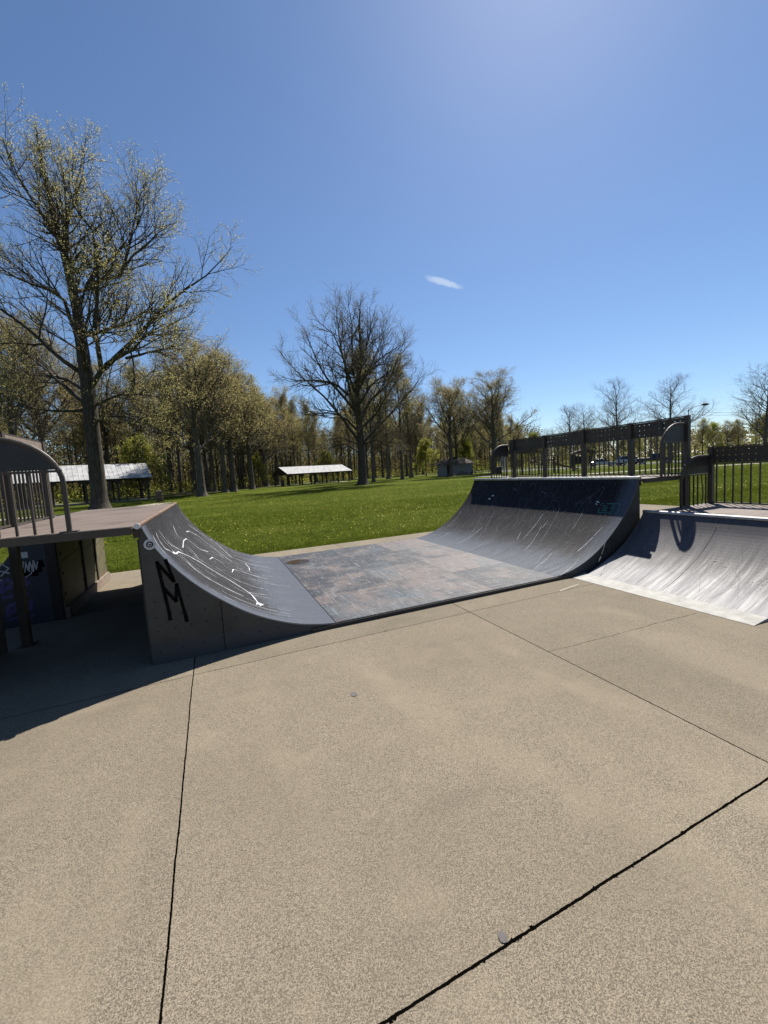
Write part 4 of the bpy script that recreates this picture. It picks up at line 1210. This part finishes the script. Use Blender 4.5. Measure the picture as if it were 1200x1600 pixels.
lowl = ['low fresh green tree by the trunks right of the left pavilion', 'small bright tree between the front trunks before the far pavilion', 'low green tree behind the far pavilion', 'small green tree between the trunks right of the lone spreading tree', 'low green tree near the white building', 'low leafy tree at the left edge of the wood']
for (a, r, s), lab in zip(((-7.8, 60, .75), (5.5, 80, .6), (15, 98, .7), (29, 88, .75), (34.5, 84, .7), (-20, 58, .7)), lowl):
    plant(T_BUSH, *polar(a, r), s, rng.uniform(0, 6), lab, 'small green trees among the trunks')
lab3 = 'low olive tree on the skyline beyond the car park'
for k in range(26):
    a = 42 + k * 1.25 + rng.uniform(-.5, .5); r = rng.uniform(128, 165)
    plant((T_OAK2, T_BUSH, T_OAK)[k % 3], *polar(a, r), (.42, .95, .46)[k % 3] * rng.uniform(.85, 1.2), rng.uniform(0, 6), lab3, 'low trees beyond the car park')

# undergrowth and far wood, nobody could count it
def scrub(name, seed, n, arange, rfun, hfun, size, mats, label, cat, stems=0):
    rg = np.random.default_rng(seed)
    nc = n // 26
    a = rg.uniform(*arange, nc); r = rfun(rg, a); h = hfun(rg, nc)
    cx = np.sin(np.radians(a)) * r; cy = np.cos(np.radians(a)) * r
    m = np.repeat(np.arange(nc), 26)
    p = np.stack([cx[m], cy[m], h[m]], 1) + rg.normal(0, 1, (len(m), 3)) * np.array([1.2, 1.2, .8])
    p[:, 2] = np.abs(p[:, 2])
    u = rg.normal(0, 1, p.shape); u /= np.linalg.norm(u, axis=1, keepdims=True)
    w = np.cross(u, rg.normal(0, 1, p.shape)); w /= np.linalg.norm(w, axis=1, keepdims=True)
    s = size * rg.uniform(.5, 1.4, (len(p), 1))
    V = np.stack([p - u * s, p + w * s * .6, p + u * s, p - w * s * .6], 1).reshape(-1, 3)
    F = np.arange(len(p) * 4).reshape(-1, 4)
    parts = [(V, F, 0)]
    if stems:
        a = rg.uniform(*arange, stems); r = rfun(rg, a); hh = rg.uniform(4, 13, stems)
        base = np.stack([np.sin(np.radians(a)) * r, np.cos(np.radians(a)) * r, np.full(stems, -.05)], 1)
        P = base[:, None, :] + np.linspace(0, 1, 4)[None, :, None] * (np.stack([rg.normal(0, .5, stems), rg.normal(0, .5, stems), hh], 1))[:, None, :]
        R = np.linspace(1, .4, 4)[None] * rg.uniform(.05, .16, stems)[:, None]
        parts.append((*tubes(P, R, 4), 1))
    V, L, S, mi = join(parts)
    o = np_mesh(name, V, L, S, mats, mi)
    return tag(o, label, cat, kind='stuff')
ea = [e[0] for e in edge]; er = [e[1] for e in edge]
scrub('undergrowth', 1, 70000, (-28, 43), lambda g, a: np.interp(a, ea, er) + 22 + 60 * g.random(len(a)), lambda g, n: g.random(n) ** 1.5 * 9, .22, [M_SCRUB, M_BARK], 'brown and olive undergrowth and saplings between the trunks of the wood', 'undergrowth', 1600)
scrub('undergrowth', 2, 22000, (-28, 43), lambda g, a: np.interp(a, ea, er) + 8 + 35 * g.random(len(a)), lambda g, n: g.random(n) ** 2 * 1.8, .15, [M_LEAFG, M_BARK], 'low green shrubs on the floor of the wood', 'undergrowth')
scrub('distant_wood', 3, 60000, (-34, 90), lambda g, a: 185 + 45 * g.random(len(a)), lambda g, n: g.random(n) * 9.5, .5, [M_SCRUB, M_BARK], 'distant hazy olive wood along the skyline', 'wood', 600)
scrub('far_wood', 4, 150000, (-30, 44), lambda g, a: np.interp(a, ea, er) + 65 + 60 * g.random(len(a)), lambda g, n: g.random(n) * 19, .34, [M_SCRUB, M_BARK], 'brown and olive depth of the wood behind all the trunks', 'wood', 500)

# ------------------------------------------------------------------ pavilions
def pavilion(label, p0, p1, depth, eave, ridge, nposts, tables):
    """open shelter: gable metal roof on posts; p0, p1 = front post line (left, right)"""
    p0, p1 = Vector((*p0, 0)), Vector((*p1, 0))
    ax = (p1 - p0); Ln = ax.length; rz = math.atan2(ax.y, ax.x)
    t = thing('picnic_pavilion', (p0 + p1) / 2, label, 'pavilion', 'picnic pavilions', rz)
    W = Ln / 2 + .5; D = depth
    b = MB()
    for (ya, za, yb, zb) in ((-.6, eave - .16, D / 2, ridge), (D / 2, ridge, D + .6, eave - .16)):
        n = int(2 * W / .45)
        for k in range(n):
            x0 = -W + 2 * W * k / n; x1 = -W + 2 * W * (k + 1) / n
            b.poly([(x0, ya, za), (x1 - .05, ya, za), (x1 - .05, yb, zb), (x0, yb, zb)])
            b.poly([(x1 - .05, ya, za), (x1 - .025, ya, za + .035), (x1 - .025, yb, zb + .035), (x1 - .05, yb, zb)])
            b.poly([(x1 - .025, ya, za + .035), (x1, ya, za), (x1, yb, zb), (x1 - .025, yb, zb + .035)])
        b.poly([(-W, ya, za - .05), (-W, yb, zb - .05), (W, yb, zb - .05), (W, ya, za - .05)])
        b.poly([(-W, ya, za - .05), (W, ya, za - .05), (W, ya, za), (-W, ya, za)] if ya < 0 else [(-W, yb, zb - .05), (W, yb, zb - .05), (W, yb, zb), (-W, yb, zb)])
    b.build('roof', M_ROOF, t)
    b = MB()
    for x in (-W + .12, W - .12):
        b.prism([(-.45, eave - .2), (D + .45, eave - .2), (D / 2, ridge - .12)], 'x', x - .04, x + .04)
    for k in range(1, nposts - 1):
        x = -Ln / 2 + Ln * k / (nposts - 1)
        b.prism([(0, eave - .28), (D, eave - .28), (D, eave - .12), (D / 2 + .1, ridge - .14), (D / 2 - .1, ridge - .14), (0, eave - .12)], 'x', x - .03, x + .03)
    b.build('gable', M_WOOD, t)
    b = MB(); b.box((-W + .1, -.09, eave - .30), (W - .1, .09, eave - .12)); b.box((-W + .1, D - .09, eave - .30), (W - .1, D + .09, eave - .12)); b.build('beam', M_WOOD, t)
    for k in range(nposts):
        x = -Ln / 2 + Ln * k / (nposts - 1)
        for y in (0, D):
            b = MB(); b.box((x - .10, y - .10, -.05), (x + .10, y + .10, eave - .30))
            if y == 0:
                b.prism([(x + .1, eave - .31), (x + .6, eave - .31), (x + .1, eave - .85)], 'y', -.04, .04)
                b.prism([(x - .1, eave - .31), (x - .1, eave - .85), (x - .6, eave - .31)], 'y', -.04, .04)
            b.build('post', M_WOOD, t)
    b = MB(); b.box((-W, -.4, -.06), (W, D + .4, -.012)); b.build('slab', M_PATH, t)
    return t, rz
def table_proto():
    t = thing('picnic_table', (0, 0, 0), '', 'picnic table', 'picnic tables')
    b = MB()
    for k in range(5): b.box((-.9, -.36 + k * .145, .72), (.9, -.36 + k * .145 + .135, .76))
    b.build('table_top', M_WOOD, t)
    for s in (-1, 1):
        b = MB()
        for k in range(2): b.box((-.9, s * .66 - .14 + k * .14, .43), (.9, s * .66 - .14 + k * .14 + .13, .465))
        b.build('bench_seat', M_WOOD, t)
        b = MB()
        for q in (-1, 1):
            b.tube([(s * .65, q * .68, 0), (s * .65, q * .20, .71)], .04, 4)
        b.box((s * .65 - .02, -.74, .37), (s * .65 + .02, .74, .43)); b.box((s * .65 - .021, -.35, .66), (s * .65 + .021, .35, .72))
        b.build('leg_frame', M_WOOD, t)
    return t
TP = table_proto(); tused = []
def table(x, y, rz, label, z=-.045):
    o = copy_tree(TP) if tused else TP
    tused.append(1)
    o.location = (x, y, z); o.rotation_euler = (0, 0, rz); o['label'] = label
pav, rz = pavilion('white roofed open picnic pavilion on dark posts behind the tallest trunk on the left', (-18.2, 51.5), (-6.9, 54.6), 6.0, 2.75, 4.35, 5, 3)
for k, (x, l) in enumerate(((-15.5, 'dark picnic table under the left end of the left pavilion'), (-11.8, 'dark picnic table left of the tallest trunk, under the left pavilion'), (-8.6, 'dark picnic table under the right end of the left pavilion'))):
    table(x, 55.2 + k * .8, .3 + k, l, -.01)
pav, rz = pavilion('long low white roofed pavilion standing before the wood, left of the lone spreading tree', (12.9, 74.0), (25.4, 77.6), 6.0, 2.3, 3.5, 6, 3)
for k, (x, l) in enumerate(((15.0, 'picnic table at the left end of the far pavilion'), (19.1, 'picnic table in the middle of the far pavilion'), (23.2, 'picnic table at the right end of the far pavilion'))):
    table(x, 77.8 + k * 1.2, .2 + k, l, -.01)
for x, y, r, l in ((43.6, 60.5, .4, 'picnic table on the grass nearest the dark bin'), (42.0, 62.0, 1.4, 'picnic table on the grass nearest the white building'), (45.6, 60.2, 2.2, 'picnic table behind the white spindle')):
    table(x, y, r, l)

# trash barrels
def barrel(loc, label, m, r=.32, h=.95):
    t = thing('trash_barrel', loc, label, 'trash can')
    b = MB(); n = 18
    prof = [(r * .92, 0), (r, .03), (r, h * .33), (r * 1.04, h * .345), (r, h * .36), (r, h * .66), (r * 1.04, h * .675), (r, h * .69), (r, h * .97), (r * 1.05, h)]
    vs = [(q * math.cos(2 * PI * k / n), q * math.sin(2 * PI * k / n), z) for q, z in prof for k in range(n)]
    fs = [(i * n + k, i * n + (k + 1) % n, (i + 1) * n + (k + 1) % n, (i + 1) * n + k) for i in range(len(prof) - 1) for k in range(n)]
    b.mesh(vs, fs); b.build('drum', m, t, smooth=True)
    b = MB(); b.tube([(0, 0, h - .01), (0, 0, h + .06), (0, 0, h + .16)], [r * 1.07, r * .98, r * .35], 18); b.build('lid', m, t)
barrel((-4.77, 44.9, -.05), 'brown trash barrel on the grass at the right end of the left pavilion', simple('brown_drum', (.16, .10, .06), .6))
barrel((44.6, 55.2, -.05), 'dark bin at the foot of the white spindle', M_BLACKST, .42, 1.1)
barrel((11.7, 73.9, -.05), 'grey barrel under the left end of the far pavilion', M_SIDE, .34, 1.0)

# thin signpost at the edge of the lawn
t = thing('signpost', (2.8, 56.5, -.05), 'thin dark signpost standing alone at the edge of the lawn', 'signpost')
b = MB(); b.box((-.045, -.045, 0), (.045, .045, 1.5)); b.build('post', M_WOOD, t)
b = MB(); b.box((-.16, -.065, 1.25), (.16, -.046, 1.55)); b.build('plate', M_WOOD, t)

# small white building
t = thing('park_building', (43.2, 66.6, -.05), 'small white walled building with a dark brown roof behind the trunk, right of the lawn', 'building', rz=-.55)
b = MB(); b.box((-3.3, -2, 0), (-1.5, 2, 2.15)); b.box((-.75, -2, 0), (3.3, 2, 2.15)); b.box((-1.5, -1.4, 0), (-.75, 2, 2.15)); b.build('wall', M_WALL, t)
b = MB()
e = .55; hx, hy = 3.3 + e, 2 + e
b.poly([(-hx, -hy, 2.16), (hx, -hy, 2.16), (1.9, 0, 3.25), (-1.9, 0, 3.25)]); b.poly([(hx, hy, 2.16), (-hx, hy, 2.16), (-1.9, 0, 3.25), (1.9, 0, 3.25)])
b.poly([(-hx, hy, 2.16), (-hx, -hy, 2.16), (-1.9, 0, 3.25)]); b.poly([(hx, -hy, 2.16), (hx, hy, 2.16), (1.9, 0, 3.25)]); b.poly([(-hx, -hy, 2.155), (-hx, hy, 2.155), (hx, hy, 2.155), (hx, -hy, 2.155)])
rf = b.build('roof', M_SHINGLE, t)
b = MB(); b.box((-.5, -.3, 2.95), (.5, .3, 3.55)); b.build('vent', M_SHINGLE, rf)
b = MB(); b.box((-1.46, -1.47, 0), (-.79, -1.41, 2.0)); b.build('door', M_WOOD, t)
b = MB(); b.box((1.1, -2.06, 1.5), (2.0, -2.003, 1.95)); b.build('window', M_GLASS, t)

# white spindle
t = thing('wire_sculpture', (44.9, 54.3, -.05), 'tall white spindle of bowed rods standing by the dark bin', 'sculpture')
b = MB(); b.tube([(0, 0, 0), (0, 0, 4.0)], .05, 8); b.build('pole', M_WHITE, t)
for k in range(12):
    a = 2 * PI * k / 12; b = MB()
    b.tube([(.62 * math.sin(PI * (j / 12) ** .8) * math.cos(a), .62 * math.sin(PI * (j / 12) ** .8) * math.sin(a), .35 + 3.5 * j / 12) for j in range(13)], .022, 5)
    b.build('rod', M_WHITE, t)

# playground
t = thing('playground_tower', (*polar(42.8, 60), -.05), 'dark timber playground tower with sloping roof, behind the left bays of the high rail', 'play structure', rz=-.7)
for x in (-3, -1, 1.2, 3.2):
    for y in (-.9, .9):
        b = MB(); b.box((x - .08, y - .08, 0), (x + .08, y + .08, 3.0 if x < 2 else 2.2)); b.build('post', M_TAN if x in (-3, 1.2) else M_WOOD, t)
for x0, x1, z in ((-3, -1, 1.25), (-1, 1.2, 1.5), (1.2, 3.2, 1.0)):
    b = MB(); b.box((x0 + .09, -.8, z), (x1 - .09, .8, z + .09)); b.build('platform', M_WOOD, t)
    b = MB(); b.box((x0 + .09, -.86, z + .75), (x1 - .09, -.80, z + .85))
    for k in range(7): b.box((x0 + .2 + k * .26, -.85, z + .1), (x0 + .24 + k * .26, -.82, z + .76))
    b.build('railing', M_WOOD, t)
b = MB(); b.prism([(-3.4, 2.9), (1.5, 2.9), (1.2, 3.1), (-1, 3.75), (-3.1, 3.1)], 'y', -1.3, 1.3); b.build('roof', M_WOOD, t)
b = MB(); b.poly([(3.2, -.35, 1.05), (6.0, -.35, .25), (6.0, .35, .25), (3.2, .35, 1.05)])
for y in (-.35, .35): b.prism([(3.2, 1.05), (6.0, .25), (6.0, .5), (3.2, 1.35)], 'y', y - .03, y + .03)
b.build('slide', M_RED, t)
t = thing('swing_set', (*polar(46.3, 58), -.05), 'long tan beam swing set behind the middle bays of the high rail', 'swing set', rz=-.75)
b = MB(); b.box((-3.6, -.07, 2.25), (3.6, .07, 2.42)); b.build('beam', M_TAN, t)
for x in (-3.5, 0, 3.5):
    for s in (-1, 1):
        b = MB(); b.tube([(x, s * 1.1, 0), (x, s * .05, 2.3)], .06, 6); b.build('leg', M_TAN if x else M_WOOD, t)
for x in (-2.5, -1.2, 1.2, 2.5):
    b = MB(); b.box((x - .22, -.09, .5), (x + .22, .09, .53)); s = b.build('swing_seat', M_BLACKST, t)
    b = MB(); b.tube([(x - .2, 0, .53), (x - .2, 0, 2.25)], .014, 4); b.tube([(x + .2, 0, .53), (x + .2, 0, 2.25)], .014, 4); b.build('chain', M_BLACKST, s)
t = thing('kiosk', (*polar(49.2, 68), -.05), 'dark open kiosk with a flat roof left of the parked silver car', 'kiosk', rz=-.7)
for x in (-1.3, 1.3):
    for y in (-1, 1):
        b = MB(); b.box((x - .09, y - .09, 0), (x + .09, y + .09, 2.4)); b.build('post', M_TAN if (x > 0 and y < 0) else M_WOOD, t)
b = MB(); b.prism([(-1.8, 2.4), (1.8, 2.4), (1.7, 2.6), (0, 3.1), (-1.7, 2.6)], 'y', -1.5, 1.5); b.build('roof', M_WOOD, t)
b = MB(); b.box((-1.2, .85, .9), (1.2, .93, 2.1)); b.build('notice_board', M_WOOD, t)

# cars
def car(loc, rz, m, label, kind='sedan'):
    t = thing('parked_car', loc, label, 'car', 'cars in the car park', rz)
    if kind == 'sedan':
        body = [(-2.25, .35), (-2.3, .62), (-2.15, .88), (-1.35, .96), (1.05, .92), (1.95, .78), (2.28, .6), (2.25, .33)]
        cab = [(-1.45, .955), (-.85, 1.38), (.25, 1.42), (1.1, .925)]
    elif kind == 'suv':
        body = [(-2.25, .4), (-2.3, .7), (-2.2, 1.05), (-1.9, 1.08), (1.15, 1.08), (2.1, .95), (2.3, .7), (2.28, .4)]
        cab = [(-2.1, 1.075), (-1.85, 1.70), (.3, 1.72), (1.2, 1.075)]
    else:
        body = [(-2.8, .5), (-2.85, 1.0), (-2.75, 1.15), (1.3, 1.15), (2.5, 1.05), (2.75, .8), (2.72, .5)]
        cab = [(-.9, 1.145), (-.7, 1.80), (.7, 1.82), (1.45, 1.145)]
    b = MB(); b.prism(body, 'y', -.88, .88); b.build('body', m, t, bevel=.10)
    b = MB(); n = len(cab)
    lo = [(x, -.80 if z < 1.2 else -.66, z) for x, z in cab]; hi = [(x, .80 if z < 1.2 else .66, z) for x, z in cab]
    b.mesh(lo + hi, [(3, 2, 1, 0), (4, 5, 6, 7)] + [(i, (i + 1) % n, (i + 1) % n + n, i + n) for i in range(n)])
    b.build('windows', M_GLASS, t, bevel=.03)
    (x1, z1), (x2, z2) = cab[1], cab[2]
    b = MB(); b.box((x1 - .04, -.68, z1 - .03), (x2 + .04, .68, z1 + .05)); b.build('roof', m, t, bevel=.03)
    L = abs(body[0][0])
    for x in (-L * .62, L * .64):
        for s in (-1, 1):
            b = MB(); b.tube([(x, s * .70, .33), (x, s * .90, .33)], .33, 18); w = b.build('wheel', M_TYRE, t)
            b = MB(); b.tube([(x, s * .901, .33), (x, s * .92, .33)], .20, 12); b.build('rim', M_SILV, w)
    for s in (-1, 1):
        b = MB(); b.box((body[-2][0] - .06, s * .62 - .16, .62), (body[-2][0] + .02, s * .62 + .16, .76)); b.build('headlight', M_WHITE, t)
        b = MB(); b.box((body[1][0] - .02, s * .68 - .13, .72), (body[1][0] + .05, s * .68 + .13, .90)); b.build('taillight', M_RED, t)
car((*polar(51.3, 89), -.04), -.75, M_SILV, 'silver sedan parked beyond the third bay of the high rail')
car((*polar(54.3, 92), -.04), -.5, M_CARW, 'white sport utility car parked between the silver sedan and the black pickup', 'suv')
car((*polar(56.8, 90), -.04), -.95, M_CARB, 'black pickup truck parked behind the last bay of the high rail', 'truck')
car((*polar(49.9, 98), -.04), .6, M_CARB, 'dark car partly hidden behind the kiosk', 'suv')

# street lamp and wires
lx, ly = polar(59.9, 92)
t = thing('street_lamp', (lx, ly, -.05), 'tall street lamp with oval head above the right end of the high rail', 'street lamp', rz=rad(-150))
b = MB(); b.tube([(0, 0, 0), (0, 0, 4), (0, 0, 9.3)], [.13, .11, .07], 8); b.build('pole', M_SIDE, t)
b = MB(); b.tube([(0, 0, 9.1), (.0, .8, 9.6), (0, 2.0, 9.85)], .045, 6); b.build('arm', M_SIDE, t)
b = MB(); b.tube([(0, 1.8, 9.83), (0, 2.1, 9.87), (0, 2.5, 9.85), (0, 2.9, 9.82)], [.08, .2, .22, .06], 10); b.build('lamp_head', M_SIDE, t)
ux, uy = polar(72, 110)
t = thing('utility_pole', (ux, uy, -.05), 'wooden utility pole carrying the overhead wires outside the right edge', 'utility pole')
b = MB(); b.tube([(0, 0, 0), (0, 0, 10.5)], [.17, .12], 8); b.build('pole', M_WOOD, t)
b = MB(); b.box((-1, -.06, 9.6), (1, .06, 9.75)); b.build('crossarm', M_WOOD, t)
for k, lab in ((0, 'upper overhead wire running right from the street lamp'), (1, 'lower overhead wire running right from the street lamp')):
    b = MB()
    A_, B_ = Vector((lx, ly, 8.9 - .5 * k)), Vector((ux, uy, 9.7 - .3 * k))
    b.tube([A_.lerp(B_, j / 12) - Vector((0, 0, 1.2 * 4 * (j / 12) * (1 - j / 12))) for j in range(13)], .018, 4)
    tag(b.build('overhead_wire', M_BLACKST), lab, 'wire', 'overhead wires')

# rail fence beyond the car park
t = thing('rail_fence', (0, 0, 0), 'low pale two rail fence beyond the lawn, seen between the two sets of guard rails', 'fence')
b = MB()
P_ = [Vector((*polar(57 + k * 1.2, 84 + k * 1.2), 0)) for k in range(10)]
for i in range(9):
    for z in (.55, .95): b.tube([P_[i] + Vector((0, 0, z)), P_[i + 1] + Vector((0, 0, z))], .05, 4)
b.build('rail', M_SIDE, t)
for p in P_:
    b = MB(); b.box((p.x - .08, p.y - .08, -.05), (p.x + .08, p.y + .08, 1.15)); b.build('post', M_SIDE, t)

# ------------------------------------------------------------------ grass blades, dandelions
rg = np.random.default_rng(9)
def field(n, y0, y1, pw):
    y = y0 + (y1 - y0) * rg.random(n) ** pw
    x = -4 - .42 * y + rg.random(n) * (10 + 2.9 * y)
    return x, y
def blades(n, y0, y1, pw, h, w):
    x, y = field(n, y0, y1, pw)
    k = (x < PADX1 + .05) & (y < PADY1 + .02); x, y = x[~k], y[~k]
    m = len(x); a = rg.uniform(0, PI, m); hh = h * rg.uniform(.5, 1.3, m); ww = w * rg.uniform(.6, 1.4, m)
    p = np.stack([x, y, np.full(m, -.05)], 1)
    u = np.stack([np.cos(a), np.sin(a), 0 * a], 1) * ww[:, None]
    tip = p + np.stack([rg.normal(0, .35, m) * hh, rg.normal(0, .35, m) * hh, hh], 1)
    return np.stack([p - u, p + u, tip], 1).reshape(-1, 3)
V = np.concatenate([blades(30000, 8.68, 9.4, 1.5, .06, .005), blades(130000, 8.7, 20, 1.4, .05, .008), blades(90000, 14, 42, 1.2, .06, .016)])
def blades_box(n, x0, x1, y0, y1, h, w):
    m = n; x = rg.uniform(x0, x1, m); y = rg.uniform(y0, y1, m)
    a = rg.uniform(0, PI, m); hh = h * rg.uniform(.5, 1.3, m); ww = w * rg.uniform(.6, 1.4, m)
    p = np.stack([x, y, np.full(m, -.05)], 1)
    u = np.stack([np.cos(a), np.sin(a), 0 * a], 1) * ww[:, None]
    return np.stack([p - u, p + u, p + np.stack([rg.normal(0, .35, m) * hh, rg.normal(0, .35, m) * hh, hh], 1)], 1).reshape(-1, 3)
V = np.concatenate([V, blades_box(60000, PADX1 + .02, 34, 3, 9.2, .055, .010)])
n = len(V) // 3
o = np_mesh('grass', V, np.arange(n * 3), np.full(n, 3), [M_BLADE])
tag(o, 'short green lawn grass growing up to the concrete edge', 'grass', kind='stuff')
x, y = field(17000, 9.2, 60, 1.25)
clump = np.sin(x * .35 + 1.3 * np.sin(y * .21)) + np.sin(y * .5 + x * .2) + rg.normal(0, .7, len(x))
k = (clump > .1) & ~((x < PADX1) & (y < PADY1)); x, y = x[k], y[k]; m = len(x)
r = rg.uniform(.005, .013, m) * (1 + y / 60)
c = np.stack([x, y, rg.uniform(.0, .06, m)], 1)
ang = np.arange(6) * PI / 3
ring = np.stack([np.cos(ang), np.sin(ang), 0 * ang], 1)
ti = rg.normal(0, .35, (m, 2))
V = c[:, None, :] + r[:, None, None] * ring[None]
V[:, :, 2] += (ring[None, :, 0] * ti[:, 0:1] + ring[None, :, 1] * ti[:, 1:2]) * r[:, None]
o = np_mesh('dandelions', V.reshape(-1, 3), np.arange(m * 6), np.full(m, 6), [M_YEL])
tag(o, 'yellow dandelion flowers scattered over the lawn', 'dandelions', kind='stuff')
